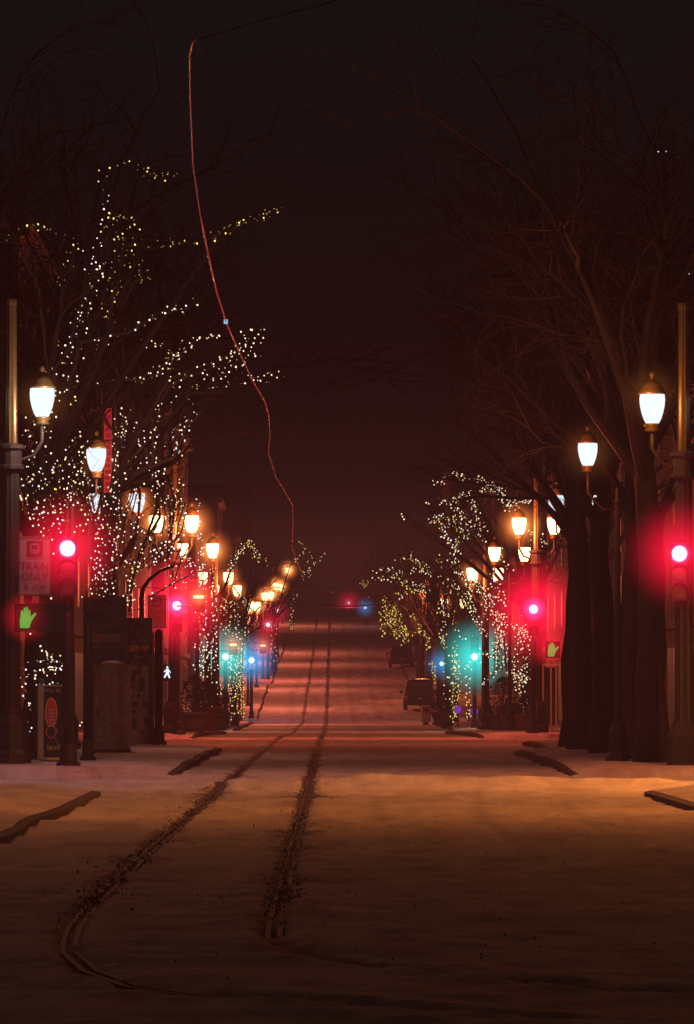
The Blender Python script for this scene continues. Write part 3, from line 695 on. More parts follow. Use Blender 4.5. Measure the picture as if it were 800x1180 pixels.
# pale box
D = 292; p = P(491, 0, D)
t = empty('newspaper_box', (p.x, D, g(D) + .0), 'pale newspaper box at the kerb in front of the dark parked car', 'newspaper box')
MB().box((0, .2, .62), (.56, .45, .9), bev=.03).build('body', M['snow'], t); MB().box((0, .2, .1), (.3, .3, .2)).box((0, .2, .02), (.4, .4, .04)).build('stand', M['iron'], t); MB().box((0, -.035, .85), (.34, .02, .22)).build('window', M['glass'], t)
# shelter (pale posts) at right
D = 178; t = empty('bus_shelter', (P(631, 0, D).x, D, g(D) + .18), 'small glass shelter with pale posts under the right raised hand signal', 'shelter')
zt = P(0, 767, D).z - g(D) - .18
for x in (-.36, -.16, .12, .3): MB().box((x, 0, zt / 2), (.05, .06, zt)).build('post', M['frame'], t)
MB().box((-.03, .4, zt + .03), (.8, .95, .06)).build('roof', M['frame'], t); MB().box((-.03, .02, .12), (.7, .03, .14)).build('bottom_rail', M['frame'], t)
MB().box((-.02, .8, zt / 2 + .1), (.7, .01, zt - .3)).build('pane', M['glass'], t)
# pale door frame at the right edge
D = 118; t = empty('storefront', (P(800, 0, D).x + .45, D, .18), 'brown panelled storefront door at the right edge behind the column', 'storefront')
MB().box((0, .3, 1.15), (1.3, .1, 2.3)).build('door', M['stone'], t)
b = MB()
for x in (-.62, -.36, -.1): b.box((x, .22, 1.15), (.06, .05, 2.2))
b.box((-.0, .22, 2.2), (1.3, .055, .08)).box((0, .22, .1), (1.3, .055, .1)).build('frame', M['frame'], t)

def car(label, x, y, w=1.95, h=1.9, seed=0):
    t = empty('parked_car', (x, y, g(y + 1) + .02), label, 'car', 'cars parked on the right side of the climb')
    t.rotation_euler[0] = math.atan((g(y + 4) - g(y + .5)) / 3.5)
    L = 4.7
    # body: cross-sections along the length (rear at y=0)
    sec = [(0.0, .42, .80, .92), (.12, .34, .98, 1.0), (.9, .30, 1.02, 1.0), (3.3, .30, 1.0, 1.0), (4.3, .34, .92, .95), (4.7, .45, .74, .86)]
    b = MB(); vs = []; n = 10
    for yy, z0, z1, ww in sec:
        hw = w / 2 * ww
        vs += [(-hw * .9, yy, z0), (-hw, yy, z0 + .15), (-hw, yy, z1 - .22), (-hw * .93, yy, z1), (-hw * .5, yy, z1 + .03), (hw * .5, yy, z1 + .03), (hw * .93, yy, z1), (hw, yy, z1 - .22), (hw, yy, z0 + .15), (hw * .9, yy, z0)]
    fs = [(k * n + i, k * n + (i + 1) % n, (k + 1) * n + (i + 1) % n, (k + 1) * n + i) for k in range(len(sec) - 1) for i in range(n)]
    fs += [tuple(range(n - 1, -1, -1)), tuple(range((len(sec) - 1) * n, len(sec) * n))]
    b.add(vs, fs).build('body', M['carpaint'], t)
    b = MB(); vs = []
    for yy, z1, ww, wt in ((.12, 1.0, .93, .93), (.35, h - .06, .8, .76), (.9, h, .8, .76), (2.4, h - .02, .8, .76), (3.3, 1.02, .9, .9)):
        hw = w / 2
        vs += [(-hw * .93, yy, .99), (-hw * wt, yy, z1), (hw * wt, yy, z1), (hw * .93, yy, .99)]
    b.add(vs, [(4 * k + i, 4 * k + (i + 1) % 4, 4 * k + 4 + (i + 1) % 4, 4 * k + 4 + i) for k in range(4) for i in range(4)] + [(3, 2, 1, 0), (16, 17, 18, 19)]).build('cabin', M['carpaint'], t)
    gl = MB(); hw = w / 2 * .72
    gl.add([(-hw, .19, 1.12), (hw, .19, 1.12), (hw * .92, .315, h - .14), (-hw * .92, .315, h - .14)], [(0, 1, 2, 3)]); gl.build('rear_window', M['glass'], t)
    for s in (-1, 1):
        gl = MB(); a = w / 2 * .93
        gl.add([(s * a * .985, .6, 1.1), (s * a * .985, 2.9, 1.1), (s * a * .85, 2.3, h - .16), (s * a * .85, .7, h - .16)], [(0, 1, 2, 3)]); gl.build('side_window', M['glass'], t)
        MB().box((s * w / 2 * .84, .02, .82), (.16, .08, .3), bev=.02).build('tail_light', M['redpaint'], t)
        MB().box((s * (w / 2 + .12), 3.05, 1.1), (.22, .1, .16), bev=.03).build('mirror', M['carpaint'], t)
        for yy in (.95, 3.75):
            wl = MB(); n = 18; vs = []
            for q in (0, 1):
                for i in range(n): vs.append((s * (w / 2 - .02 - .22 * q), yy + .35 * math.cos(2 * math.pi * i / n), .35 + .35 * math.sin(2 * math.pi * i / n)))
            wl.add(vs, [(i, (i + 1) % n, n + (i + 1) % n, n + i) for i in range(n)] + [tuple(range(n)), tuple(range(2 * n - 1, n - 1, -1))])
            o = wl.build('wheel', M['tyre'], t)
            MB().tube([(s * (w / 2 - .015), yy, .35), (s * (w / 2 + .0), yy, .35)], .2, 12).build('hub_cap', M['metal'], o)
    MB().box((0, -.04, .5), (w * .92, .12, .2), bev=.03).build('bumper', M['ink'], t)
    MB().box((0, -.012, .78), (.32, .02, .16)).build('number_plate', M['frame'], t)
    b = MB(); vs = []
    for yy in (.42, .9, 1.6, 2.35):
        for xx, dz in ((-.72, .005), (-.5, .06), (0, .075), (.5, .06), (.72, .005)): vs.append((xx * w / 2, yy, h + dz - (.04 if yy in (.42, 2.35) else 0) + .01))
    b.add(vs, [(5 * k + i, 5 * k + i + 1, 5 * k + 6 + i, 5 * k + 5 + i) for k in range(3) for i in range(4)]).build('roof_snow', M['carpaint'], t, True)
    return t
car('dark boxy car with mirrors, the nearer and larger parked on the right', P(481, 0, 331).x + .15, 331, 2.05, 1.95)
car('dark car parked further up the climb beyond the larger one', P(461.5, 0, 425).x + .1, 425, 2.1, 1.8)

# overhead wire
wpx = [(520, -60), (380, 0), (310, 18), (262, 33), (236, 40), (222, 45), (218, 62), (218.5, 110), (222, 190), (230, 245), (240, 295), (250, 338), (262, 375), (280, 415), (292, 440), (305, 462), (310, 480), (311, 500), (309.5, 522), (318, 550), (329, 568), (337, 582), (338, 600), (337, 632), (339, 650)]
pts = []
for px, py in wpx:
    D = 4.7 * F / (796 - py) if py < 640 else 210
    pts.append(P(px, py, D) if py < 640 else Vector((-1.2, D, 6.3 + g(D))))
fine = []
for a, b_ in zip(pts[:-1], pts[1:]):
    for i in range(3): fine.append(a.lerp(b_, i / 3))
fine.append(pts[-1])
w_ = empty('overhead_wire', (0, 0, 0), 'thin copper overhead tram wire zigzagging down over the street', 'overhead wire')
MB().tube(fine[:15], .004, 5).build('pull_off_span', M['steel'], w_, True)
fine = fine[14:]
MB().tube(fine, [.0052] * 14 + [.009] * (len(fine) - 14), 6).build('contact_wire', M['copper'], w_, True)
q = P(260, 370, 4.7 * F / 426); MB().box((q.x, q.y, q.z), (.05, .12, .05)).build('glowing_clamp', M['lens_rim_c'], w_)  # clamp glows cyan by itself, light put into its material
for y_, lb in ((330, 'nearest of the thin span wires crossing high over the climb'), (405, 'middle span wire crossing over the climb'), (520, 'farthest span wire crossing over the climb')):
    z = g(y_) + 6.9
    tag(MB().tube([(-6, y_, z + .4), (-2, y_, z), (1, y_, z - .1), (7, y_, z + .4)], .035, 5).build('span_wire', M['iron']), lb, 'wire', 'span wires over the street')

# ------------------------------------------------------------------ trees
def grow(p, d, L, r, lev, rr, out, maxlev):
    n = 5 if lev < 2 else 3; pts = [p.copy()]; rad = [r]; q = p.copy(); dd = d.copy()
    for i in range(n):
        dd = (dd + Vector((rr.gauss(0, 1), rr.gauss(0, 1), rr.gauss(0, .8))) * (.13 + .05 * lev) + Vector((0, 0, .05 if lev < 2 else -.02))).normalized()
        q = q + dd * (L / n); pts.append(q.copy()); rad.append(r * (1 - .62 * (i + 1) / n))
    out.append((pts, rad, lev))
    if lev >= maxlev: return
    nc = [5, 5, 4, 4][lev]
    for c in range(nc):
        k = rr.uniform(.25, 1) if c else 1.; idx = min(n - 1, int(k * n)); a = pts[idx].lerp(pts[idx + 1], k * n - idx if k < 1 else 1)
        ax = dd.orthogonal(); ax.rotate(Matrix.Rotation(rr.uniform(0, 6.283), 3, dd)); nd = dd.copy(); nd.rotate(Matrix.Rotation(rr.uniform(.35, .85), 3, ax))
        grow(a, nd, L * rr.uniform(.42, .68), max(.006, r * rr.uniform(.38, .55)), lev + 1, rr, out, maxlev)
def make_tree(seed, H=3.6, tr=.24, lean=(0, 0), limbs=6, L=4.6, maxlev=4, lit=(), base=None, spread=1., inward=0.):
    rr = random.Random(seed); t = empty('street_tree', (0, 0, 0))
    tp = [Vector((0, 0, -.1))]; rd = [tr * 1.6]
    for k in range(1, 9):
        f = k / 8; tp.append(Vector((lean[0] * f * f + rr.gauss(0, .04), lean[1] * f * f + rr.gauss(0, .04), H * f))); rd.append(tr * (1.18 - .42 * f))
    MB().tube(tp, rd, 14).build('trunk', M['bark'], t, True)
    out = []; top = tp[-1]
    for i in range(limbs):
        a = 6.283 * i / limbs + rr.uniform(-.4, .4); inc = rr.uniform(.3, .85) * spread
        d = Vector((math.cos(a) * math.sin(inc) + inward, math.sin(a) * math.sin(inc), math.cos(inc))).normalized()
        grow(tp[-1 - (i % 2)] , d, L * rr.uniform(.8, 1.15), tr * .42, 0, rr, out, maxlev)
    for pl in lit:
        e0, e1 = (pl[0], pl[-1]); q = pl if (e0 - top).length < (e1 - top).length else pl[::-1]
        if q[0].z > top.z + .3:
            mid = top.lerp(q[0], .5) + Vector((0, 0, .15)); full = [top.copy(), mid] + q; n = len(full)
            out.append((full, [max(.012, tr * .32 * (1 - i / n)) for i in range(n)], 1))
            for _ in range(len(q)):
                a = rr.choice(q); nd = Vector((rr.gauss(0, .6), rr.gauss(0, .6), rr.uniform(.2, 1))).normalized(); grow(a, nd, rr.uniform(.6, 1.3), .014, 3, rr, out, 4)
        else:
            out.append((q, [.02] * len(q), 2))
    b = MB()
    for pts, rad, lev in out: b.tube(pts, rad, 7 if lev == 0 else 5 if lev == 1 else 3)
    b.build('crown', M['twig'], t, True)
    return t
def tree_at(t, x, y, label, rz=0., s=1., cat='tree', group='bare street trees'):
    t.location = (x, y, g(y) + .16); t.rotation_euler[2] = rz; t.scale = (s, s, s); tag(t, label, cat, group); return t
# lit branches, written as points of the photograph with their distance
LITA = [[(118,195),(135,187),(152,187),(162,194),(180,198),(203,199)], [(170,192),(186,202),(196,200)], [(118,200),(122,230),(118,262),(108,300),(100,330),(88,360),(80,400),(62,425),(60,470)],
 [(120,262),(135,250),(148,250),(158,265),(155,280),(140,285),(138,310),(135,330),(127,355),(126,375)], [(115,285),(140,278),(175,275),(205,276),(232,278),(255,265),(280,255),(300,245),(327,239)],
 [(255,265),(285,252),(327,240)], [(5,274),(20,263),(40,257),(55,265),(75,272),(85,285),(78,320),(70,330)], [(100,400),(130,396),(150,380),(170,370),(190,360),(215,355),(230,347)], [(145,285),(160,300),(165,320),(152,325)],
 [(95,390),(85,440),(60,480),(50,520)], [(118,300),(104,350),(92,372),(85,420),(78,470)], [(75,400),(82,435),(80,470)],
 [(63,523),(66,560),(75,600),(60,625)], [(85,530),(80,560),(92,590),(88,620)], [(45,555),(60,580),(55,610)], [(60,530),(70,550),(95,560),(105,600)], [(38,470),(30,500),(42,540),(35,580)],
 [(28,765),(50,760),(62,762),(75,757)], [(28,772),(45,775),(58,770),(74,771)], [(28,790),(50,792),(64,788),(74,790)], [(48,745),(46,765),(44,778)], [(50,745),(55,765),(47,790)], [(33,795),(30,825),(38,850)], [(62,755),(66,775)]]
LITB = [[(115,440),(140,436),(165,438),(180,430),(195,412),(210,405),(225,393),(240,385),(250,383)], [(195,445),(215,433),(235,428),(255,415),(275,400),(290,390),(300,378)],
 [(190,452),(220,440),(250,432),(265,420),(283,407),(303,392)], [(200,455),(235,447),(260,443),(285,440),(305,432),(322,427)], [(240,445),(262,430),(278,420),(296,405)],
 [(232,445),(225,470),(215,495),(205,525)], [(230,445),(215,475),(202,525)], [(160,440),(175,425),(200,415),(215,398)], [(160,400),(190,396),(200,412),(195,430)],
 [(178,475),(179,500),(176,530),(180,560)], [(165,475),(160,530),(150,575),(140,600)], [(119,593),(113,637),(104,673),(95,703)], [(128,613),(119,649),(114,676),(129,691)], [(150,472),(144,485),(135,510),(121,603)],
 [(142,605),(137,634),(131,664),(131,691)], [(178,560),(184,596),(160,637),(151,676),(148,705)], [(178,640),(160,658),(140,649)], [(181,560),(180,587),(167,623),(156,653),(143,697)], [(194,576),(196,615),(192,634)], [(173,689),(195,675),(217,664)],
 [(112,620),(125,640),(118,665),(108,690)], [(150,600),(170,620),(186,640),(170,655)], [(98,745),(108,758),(118,752),(122,765)], [(105,745),(100,775),(104,810),(99,840)], [(112,765),(121,770),(120,752)], [(118,640),(112,660),(122,680)], [(100,760),(106,790)]]
LITC = [[(228,576),(229,615),(231,651),(236,706),(238,752),(225,774)], [(222,653),(214,651),(231,670),(225,719),(233,747),(239,774)], [(250,686),(247,725),(246,752),(250,774)], [(280,626),(272,637),(261,670)], [(253,788),(254,805)], [(238,700),(240,740),(235,770),(226,780)], [(212,640),(225,650),(240,660)], [(246,650),(244,680),(250,700),(262,700)], [(222,740),(236,760),(244,775)]]
LITD = [[(269,692),(266,725),(269,774),(268,832)], [(272,700),(274,740),(266,790),(267,825)], [(277,711),(275,736),(280,763),(277,796)], [(283,711),(284,736)], [(262,690),(258,720),(266,760),(272,800)], [(280,740),(279,790),(280,828)], [(275,640),(290,625),(300,650)], [(262,670),(272,680),(285,700)]]
LITE = [[(375,638),(365,648),(356,655),(345,667)], [(351,636),(342,644),(335,651)], [(356,655),(357,668)], [(342,685),(337,697),(336,725)], [(335,712),(336,728)], [(337,714),(338,727)], [(308,643),(309,655)], [(345,625),(352,632),(358,640)], [(360,640),(350,655),(345,665)]]
_r = random.Random(5)
for dst, n_, xa, xb, ya, yb in ((LITA, 12, 34, 92, 520, 620), (LITB, 17, 100, 205, 520, 700)):
    for _ in range(n_):
        x0, y0 = _r.uniform(xa, xb), _r.uniform(ya, yb); l_ = [(x0, y0)]
        for _k in range(_r.randint(2, 4)): x0 += _r.uniform(-9, 12); y0 -= _r.uniform(14, 28); l_.append((x0, y0))
        dst.append(l_)
z4 = lambda l: [(420 + x * .305, 540 + y * .305) for x, y in l]
RA = [z4(l) for l in ([(270,50),(340,18),(385,38)], [(425,48),(480,65),(520,90),(540,125),(565,170)], [(440,85),(500,80),(530,110)], [(285,112),(335,135),(380,88),(400,120),(430,180),(465,235)], [(540,125),(590,122),(630,130)],
 [(250,190),(290,170),(330,210),(370,235),(405,260)], [(290,200),(310,255),(350,280),(400,260),(455,255)], [(350,290),(350,360),(390,420),(410,500),(410,560),(440,610),(470,630)], [(500,540),(510,640),(520,700),(520,760)],
 [(400,420),(440,450),(480,500),(510,640),(500,700)], [(535,480),(535,560),(545,640),(550,740),(560,820),(590,850),(620,880),(610,960)], [(600,590),(625,650),(620,760),(600,830)], [(570,590),(575,680),(570,760),(590,820)],
 [(510,300),(520,360),(550,390)], [(360,150),(400,220),(455,245)], [(600,850),(605,900),(602,965)], [(615,860),(608,910),(606,960)], [(440,820),(480,790),(520,740)], [(455,700),(490,720),(510,690)], [(240,130),(230,135)], [(150,190),(165,185)], [(600,350),(640,240),(680,300)], [(560,600),(600,620),(622,640)], [(580,780),(600,800),(618,790)], [(430,430),(460,520),(458,580)], [(480,400),(495,470),(530,500)])]
RB = [z4(l) for l in ([(40,385),(100,375),(150,390),(200,375),(250,400),(300,425),(350,450),(385,490),(400,530)], [(120,345),(170,335),(215,370),(260,405)], [(45,420),(110,405),(160,440),(240,460)],
 [(130,490),(200,450),(240,470),(280,490),(300,560),(290,680)], [(330,730),(340,850),(335,980)], [(345,760),(330,860),(345,950)], [(395,740),(395,960)], [(290,500),(300,600),(290,690)], [(350,600),(345,700),(350,800)], [(280,330),(290,380)], [(410,640),(440,690),(460,760)], [(250,540),(300,520),(330,560)], [(140,440),(190,460),(230,440)])]
RC = [z4(l) for l in ([(65,490),(62,560),(72,640)], [(80,480),(85,560),(80,600)], [(95,500),(100,570),(105,630)], [(108,520),(112,600),(118,640)], [(120,500),(122,560),(130,640)], [(135,540),(138,600),(140,630)], [(155,640),(200,620),(240,640),(240,690)], [(160,610),(165,660)], [(100,560),(110,600),(125,620)], [(180,550),(210,590),(235,640)], [(255,730),(275,830)], [(262,740),(285,780)], [(150,600),(150,670)], [(90,540),(96,600)])]
RDm = [[(419,668),(416,672),(422,674),(420,677),(417,670)], [(424,668),(424,676)]]

BM = {}
bulb_total = 0
def lit_tree(x, D, lines, label, slabel, seed, mats, bsize, step, H, tr, jit=1.6, dup=0., spread=1., L=4.2, maxlev=4, parts=True, limbs=5, wrap=True, inward=0.):
    global bulb_total
    rr = random.Random(seed); gz = g(D) + .16; base = Vector((x, D, gz))
    loc = []; js = 7.5 * 120 / max(D, 120)
    lines = lines + [[(px + rr.uniform(-js, js) * 1.2, py + rr.uniform(-js, js) * 1.5) for px, py in (l if rr.random() < .5 else l[rr.randrange(len(l) - 1):])] for l in lines if rr.random() < dup]
    if dup >= .95 and D > 150: lines = lines + [[(px + rr.uniform(-6, 6), py + rr.uniform(-6, 6)) for px, py in l] for l in lines if len(l) > 2]
    lines = [l for l in lines if len(l) > 1]
    for l in lines:
        d0 = D + rr.uniform(-jit, jit); pts = [P(px, py, d0 + rr.uniform(-.3, .3) * jit) for px, py in l]; loc.append([p - base for p in pts])
    t = make_tree(seed, H, tr, limbs=limbs, L=L, maxlev=maxlev, lit=loc, spread=spread, inward=inward)
    tree_at(t, x, D, label, group='street trees hung with fairy lights')
    bulbs = []; cables = []
    for l, pl in zip(lines, loc):
        path = []; ph = rr.uniform(0, 6.28)
        mi = rr.choices(range(len(mats)), [m[1] for m in mats])[0]
        avgy = sum(q[1] for q in l) / len(l)
        for a, b in zip(pl[:-1], pl[1:]):
            n = max(1, int((b - a).length / step))
            for i in range(n):
                q = a.lerp(b, i / n); ph += 1.9 + rr.uniform(-.4, .4); w = rr.uniform(.02, .10) + step * .25
                q = q + Vector((math.cos(ph) * w, math.sin(ph) * w, rr.gauss(0, step * .18))); path.append(q)
                if rr.random() < .93: bulbs.append((q, ('b_dim' if rr.random() < .28 else mats[mi][0]) if (avgy > 330 or D > 150) else 'b_dim' if rr.random() < .75 else 'b_yel'))
        if len(path) > 1: cables.append(path)
    if wrap:
        for i in range(26):
            f = i / 26; a = i * 2.4; z = .4 + (H - .4) * f; q = Vector((math.cos(a) * tr * 1.15, math.sin(a) * tr * 1.15, z)); bulbs.append((q, mats[0][0]))
    s = empty('light_string', base, slabel, 'fairy lights', 'strings of fairy lights on the trees')
    for path in cables: MB().tube(path, .006 if D < 200 else .01, 3).build('cable', M['cable'], s)
    rr.shuffle(bulbs)
    for k in range(len(bulbs)):
        if not parts and k == 0: break
        if k >= 95: break
        q, m = bulbs[k]; key = (m, bsize, k % 3)
        if key not in BM: BM[key] = MB().ball((0, 0, 0), bsize * (.72 + .25 * (k % 3)) * (.72 if m == 'b_dim' else 1)).mesh('bulb', M[m])
        o = bpy.data.objects.new('bulb', BM[key]); C.objects.link(o); o.parent = s; o.location = q
    rest = bulbs[95:] if parts else bulbs
    if rest:
        names = [m[0] for m in mats] + ['b_dim', 'b_yel']; b = MB()
        for q, m in rest: b.ball(q, bsize * rr.uniform(.7, 1.3) * (.72 if m == 'b_dim' else 1), names.index(m))
        o = b.build('bulb', [M[n] for n in names], s); o['kind'] = 'stuff'
    bulb_total += len(bulbs)
W = [('b_warm', 6), ('b_cool', 3), ('b_yel', 1)]
lit_tree(-6.05, 106, LITA, 'tall bare tree wound with lights behind the train only sign', 'fairy lights climbing highest into the dark on the far left', 11, W, .0175, .115, 5.2, .22, spread=.7, inward=-.12, limbs=4, dup=.95)
lit_tree(-5.75, 129, LITB, 'bare tree with light wrapped boughs reaching right behind the cabinet', 'fairy lights on boughs reaching over the second white lantern', 12, W, .0195, .12, 6.3, .22, spread=.7, inward=.12, limbs=4, dup=.95)
lit_tree(-5.2, 212, LITC, 'bare lit tree just right of the second left red signal', 'fairy lights hanging between the second red and cyan signals on the left', 13, [('b_warm', 6), ('b_cool', 2)], .031, .11, 3.6, .16, dup=.9, spread=.6, L=2.4, maxlev=2, limbs=4)
lit_tree(-5.0, 258, LITD, 'bare lit tree between the left cyan and blue signals', 'vertical strings of yellowish lights between the cyan and blue signals', 14, [('b_warm', 4), ('b_yel', 5)], .033, .12, 3.6, .16, dup=.95, spread=.6, L=2.4, maxlev=2, limbs=4)
lit_tree(-4.9, 420, LITE, 'distant lit tree arching over the climb on the left', 'faint warm fairy lights arching over the far left kerb', 15, [('b_warm', 4), ('b_yel', 3)], .045, .2, 4., .2, 3, parts=False, maxlev=2, L=3)
lit_tree(8.1, 214, RA, 'bare tree wrapped thick with lights left of the right red signal', 'biggest swathe of fairy lights on the right, down to the planters', 16, [('b_warm', 9), ('b_cool', 1), ('b_yel', 1)], .030, .11, 5., .22, dup=.95, spread=.6, L=4.2, maxlev=3)
lit_tree(5.85, 262, RB, 'bare lit tree with low arching boughs over the parked car', 'fairy lights arching low over the parked cars on the right', 17, [('b_warm', 5), ('b_yel', 4)], .037, .15, 4., .2, dup=.95, spread=.7, L=3.2, maxlev=3)
lit_tree(5.9, 350, RC, 'far bare tree draped with a curtain of yellow lights', 'dense yellow curtain of lights above the farther parked car', 18, [('b_yel', 1)], .055, .15, 4., .2, 2, dup=.9, maxlev=2, L=3, wrap=False)
lit_tree(4.9, 640, RDm, 'tiny far tree with a yellow ball of lights at street top', 'small yellow ball of lights beside the farthest signals', 19, [('b_yel', 1)], .09, .14, 3., .2, .6, parts=False, maxlev=3, L=2.5, wrap=False)

protos = [make_tree(31, 6.5, .29, (-.1, 0), 7, 5.6, 4, spread=.68, inward=-.12), make_tree(32, 6.5, .27, (.1, 0), 7, 5.6, 4, spread=.68, inward=-.12), make_tree(33, 6.5, .29, (-.1, .1), 7, 5.5, 4, spread=.7, inward=-.1)]
wide = [make_tree(41, 3.8, .2, (0, 0), 5, 4.4, 3), make_tree(42, 4.2, .2, (.1, 0), 5, 4.2, 3)]
usedp = set()
def next_tree(lst, i):
    t = lst[i % len(lst)]
    if id(t) in usedp: return copy_tree(t)
    usedp.add(id(t)); return t
row = [(6.32, 101.5, .95, 'thick bare trunk nearest the right edge beside the column'), (6.2, 107, .92, 'broad bare trunk second from the right edge'), (6.2, 117, .9, 'bare trunk third in the dark row right of the hand signal'),
       (6.05, 124.5, .92, 'bare trunk fourth in the dark row, under the tilted lantern'), (6.2, 133, .92, 'bare trunk at the street end of the dark right row')]
for i, (x, y, s, lb) in enumerate(row): tree_at(next_tree(protos, i), x, y, lb, i * 1.3 * 0 + (i % 2) * .5, s)
more = [(-7.4, 112, 'bare tree set back behind the lit trees on the left'), (-7.2, 133, 'bare tree reaching over the street beyond the left lit trees'), (-8.2, 141, 'bare tree behind the ticket machine'), (-8.0, 184, 'bare tree behind the walking figure signal'),
        (9.2, 147, 'bare tree tucked behind the dark trunk row'), (9.6, 190, 'bare tree behind the right hand signal shelter')]
for i, (x, y, lb) in enumerate(more): tree_at(next_tree(protos, i), x, y, lb, 1.7 * i + (3.14 if x < 0 else 0), .97 + .03 * (i % 2))
far = []
for i, y in enumerate((470, 500, 550, 600, 660, 720)): far.append((-7.8 - .2 * (i % 2), y, 'left'))
for i, y in enumerate((292, 312, 334, 380, 402, 436, 470, 505, 545, 590, 650, 710)): far.append((6.9 + .2 * (i % 2), y, 'right'))
ordn = ['first', 'second', 'third', 'fourth', 'fifth', 'sixth', 'seventh', 'eighth', 'ninth', 'tenth', 'eleventh', 'twelfth', 'thirteenth']
cnt = {'left': 0, 'right': 0}
for i, (x, y, sd) in enumerate(far):
    tree_at(next_tree(wide, i), x, y, 'distant bare tree, %s up the %s side of the climb' % (ordn[cnt[sd]], sd), i * 2.1, .95 + .1 * ((i * 7) % 3) / 2); cnt[sd] += 1
# a branch with a few dry leaves still hanging over the street
rr = random.Random(77); b = MB(); lf = MB()
for k in range(9):
    pts = [P(505 - rr.uniform(0, 60), 395 + rr.uniform(0, 70), 140 + rr.uniform(-2, 2))]
    x, y = 465 - rr.uniform(0, 60), 400 + rr.uniform(0, 70)
    for s in range(6):
        x -= rr.uniform(12, 26); y += rr.uniform(-8, 14); pts.append(P(x, y, 140 + rr.uniform(-1, 1)))
        for _ in range(7):
            c0 = pts[-1] + Vector((rr.gauss(0, .18), rr.gauss(0, .18), rr.gauss(-.05, .15))); s_ = rr.uniform(.03, .07)
            d1 = Vector((rr.gauss(0, 1), .2, rr.gauss(0, 1))).normalized() * s_; d2 = Vector((d1.z, .3 * s_, -d1.x)) * .6
            lf.add([c0 - d1, c0 + d2, c0 + d1, c0 - d2], [(0, 1, 2, 3)])
    b.tube(pts, [.028, .022, .018, .014, .011, .009, .007], 4)
par = row_t = [o for o in C.objects if o.name.startswith('street_tree') and abs(o.location.x - 9.2) < .01][0]
o1 = b.build('leafy_branch', M['twig']); o2 = lf.build('dry_leaves', M['leaf'])
inv = (Matrix.Translation(par.location) @ Matrix.Rotation(par.rotation_euler[2], 4, 'Z') @ Matrix.Diagonal((*par.scale, 1))).inverted()
o1.data.transform(inv); o2.data.transform(inv); o1.parent = par; o2.parent = o1

# ------------------------------------------------------------------ buildings
def building(side, y0, y1, H, mat, label, floors, bays, seed):
    rr = random.Random(seed); X = -10.6 if side < 0 else 12.4; z0 = min(g(y0), g(y1)) - .3
    t = empty('building', (X, y0, z0), label, 'building', 'dark buildings lining the street')
    L = y1 - y0; dep = 16
    MB().box((side * dep / 2, L / 2, H / 2), (dep, L, H)).build('wall', M[mat], t)
    b = MB().box((-side * .12, L / 2, H - .25), (.5, L + .3, .5)); b.box((-side * .06, L / 2, 4.6), (.3, L + .1, .3)); b.build('cornice', M['stone'], t)
    fh = (H - 5.2) / floors
    for f in range(floors):
        for k in range(bays):
            yy = L * (k + .5) / bays; zz = 5.2 + fh * (f + .45)
            fr = MB().box((-side * .03, yy, zz), (.1, 1.5, fh * .62)).build('window', M['frame'], t)
            MB().box((-side * .06, yy, zz), (.06, 1.26, fh * .62 - .24)).build('pane', M['glass'], fr)
    for k in range(bays):
        yy = L * (k + .5) / bays
        fr = MB().box((-side * .04, yy, 2.2), (.12, L / bays * .8, 3.4)).build('shop_window', M['stone'], t)
        MB().box((-side * .08, yy, 2.2), (.08, L / bays * .8 - .3, 3.1)).build('pane', M['glass'], fr)
    # end facade facing the viewer
    for f in range(floors):
        for k in range(3):
            xx = side * (2.5 + k * 4.5); zz = 5.2 + fh * (f + .45)
            fr = MB().box((xx, -.03, zz), (1.6, .1, fh * .62)).build('window', M['frame'], t)
            MB().box((xx, -.06, zz), (1.36, .06, fh * .62 - .24)).build('pane', M['glass'], fr)
    return t
hs = [(14, 3), (18, 4), (12, 2), (20, 4), (13, 3), (15, 3), (11, 2), (16, 3)]
mt = ['brick', 'stone', 'plaster', 'brick', 'stone']
for k in range(8):
    y0 = 98 + 74 * k
    for sd, nm in ((-1, 'left'), (1, 'right')):
        H, fl = hs[(k + (3 if sd > 0 else 0)) % 8]
        building(sd, y0, y0 + 52, H, mt[(k + (sd > 0) * 2) % 5], 'dark %s building, %s block up the %s side' % ({'brick': 'brick', 'stone': 'stone', 'plaster': 'painted'}[mt[(k + (sd > 0) * 2) % 5]], ordn[k], nm), fl, 6 if k < 3 else 4, k)
# far hill and tiny red marker lamps
hb = MB(); vs = []; n = 40
for i in range(n + 1):
    x = -500 + 1000 * i / n; h = 52 + 12 * math.sin(i * .5) + 6 * math.sin(i * 1.7)
    vs += [(x, 1300, -30), (x, 1500, h * .6), (x, 1700, h)]
hb.add(vs, [(3 * i + j, 3 * i + 3 + j, 3 * i + 4 + j, 3 * i + 1 + j) for i in range(n) for j in range(2)]).build('hill', M['bark'], None, True)['kind'] = 'structure'
for i, (px, py, D) in enumerate(((332, 678, 600), (339, 686, 560), (383, 697, 700), (418, 694, 620), (425, 688, 640))):
    p = P(px, py, D); t = empty('marker_lamp', (p.x, p.y, g(D)), 'tiny red lamp at the street top, %s of five from the left' % ordn[i], 'lamp', 'tiny red lamps at the top of the street')
    hh = max(.6, p.z - g(D)); MB().lathe([(.06, 0), (.05, hh - .1)], n=6).build('pole', M['iron'], t); MB().ball((0, -.1, hh), .13).build('lamp', M['redlamp'], t)
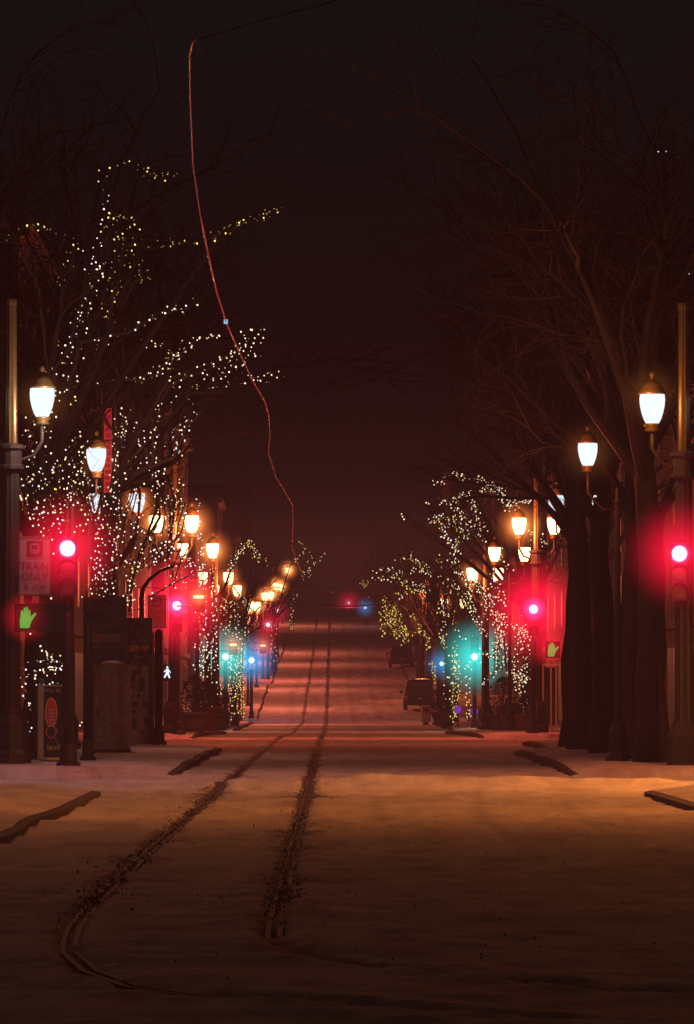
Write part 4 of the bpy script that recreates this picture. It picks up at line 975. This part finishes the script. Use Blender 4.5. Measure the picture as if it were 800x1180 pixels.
for i, (px, py) in enumerate(((760, 173), (769, 173), (786, 191), (795, 314), (799, 319))):
    p = P(px, py, 150)
    t = empty('facade_lamp', p, 'pin sized white lamp high at the upper right, %s from the top' % ordn[i], 'lamp', 'pin sized lamps high on the right')
    MB().ball((0, -.05, 0), .02 if i < 2 else .04).build('bulb', M['b_cool'], t); MB().box((.1, .0, 0), (.3, .05, .04)).build('bracket', M['iron'], t)

# self-lit mist over the street, red glow painted in to lift blacks
m, nt, out = new_mat('street_mist_glow')
em = nt.nodes.new('ShaderNodeEmission'); em.inputs[0].default_value = (1, .23, .19, 1); em.inputs[1].default_value = .00018
ab = nt.nodes.new('ShaderNodeVolumeAbsorption'); ab.inputs['Density'].default_value = .0029; ab.inputs['Color'].default_value = (0, 0, 0, 1)
ad = nt.nodes.new('ShaderNodeAddShader'); nt.links.new(em.outputs[0], ad.inputs[0]); nt.links.new(ab.outputs[0], ad.inputs[1]); nt.links.new(ad.outputs[0], out.inputs['Volume'])
m.cycles.emission_sampling = 'NONE'
MIST = MB().box((0, 545, 0), (1100, 1210, 36)).mesh('mist', m)
vs = MIST.vertices
for v in vs:
    if v.co.z > 0: v.co.z = 3.6 if v.co.y < 300 else 3.6 + 30
    else: v.co.z = -20
o = bpy.data.objects.new('mist', MIST); C.objects.link(o); tag(o, 'faint red mist with painted-in glow along the whole street', 'mist', None, 'stuff')

# ------------------------------------------------------------------ sky, moonless night
w = bpy.data.worlds.new('World'); sc.world = w; w.use_nodes = True; nt = w.node_tree; nt.nodes.clear()
N = nt.nodes.new; L = nt.links.new
out = N('ShaderNodeOutputWorld'); tc = N('ShaderNodeTexCoord'); sp = N('ShaderNodeSeparateXYZ'); L(tc.outputs['Generated'], sp.inputs[0])
mr = N('ShaderNodeMapRange'); L(sp.outputs['Z'], mr.inputs[0]); mr.inputs[1].default_value = .02; mr.inputs[2].default_value = .125
cr = N('ShaderNodeValToRGB'); L(mr.outputs[0], cr.inputs[0]); e = cr.color_ramp
e.elements[0].color = (.011, .0035, .0040, 1); e.elements[1].color = (.0050, .0048, .0048, 1)
e.elements.new(.5).color = (.0070, .0027, .0030, 1)
b1 = N('ShaderNodeBackground'); L(cr.outputs[0], b1.inputs[0]); b1.inputs[1].default_value = 1.
sk = N('ShaderNodeTexSky'); sk.sky_type = 'NISHITA'; sk.sun_disc = False; sk.sun_elevation = R(-8); sk.sun_rotation = R(200)
b2 = N('ShaderNodeBackground'); L(sk.outputs[0], b2.inputs[0]); b2.inputs[1].default_value = .05
ad = N('ShaderNodeAddShader'); L(b1.outputs[0], ad.inputs[0]); L(b2.outputs[0], ad.inputs[1]); L(ad.outputs[0], out.inputs[0])

cam = bpy.data.cameras.new('camera'); co = bpy.data.objects.new('camera', cam); C.objects.link(co); sc.camera = co
cam.sensor_fit = 'HORIZONTAL'; cam.sensor_width = 36; cam.lens = 36 * F / 800; cam.clip_start = .5; cam.clip_end = 5000
co.location = (0, 0, 1.6); co.rotation_euler = (R(90) + math.atan(206 / F), 0, -math.atan(15.5 / F))
sc.view_settings.view_transform = 'Standard'; sc.view_settings.look = 'None'; sc.view_settings.exposure = 0
cy = sc.cycles; cy.use_denoising = True; cy.max_bounces = 4; cy.diffuse_bounces = 2; cy.glossy_bounces = 2; cy.transparent_max_bounces = 12; cy.volume_bounces = 0
cy.sample_clamp_indirect = 2; cy.sample_clamp_direct = 0; cy.use_light_tree = True; cy.volume_max_steps = 64; cy.caustics_reflective = False; cy.caustics_refractive = False
print('bulbs', bulb_total, 'objects', len(C.objects))
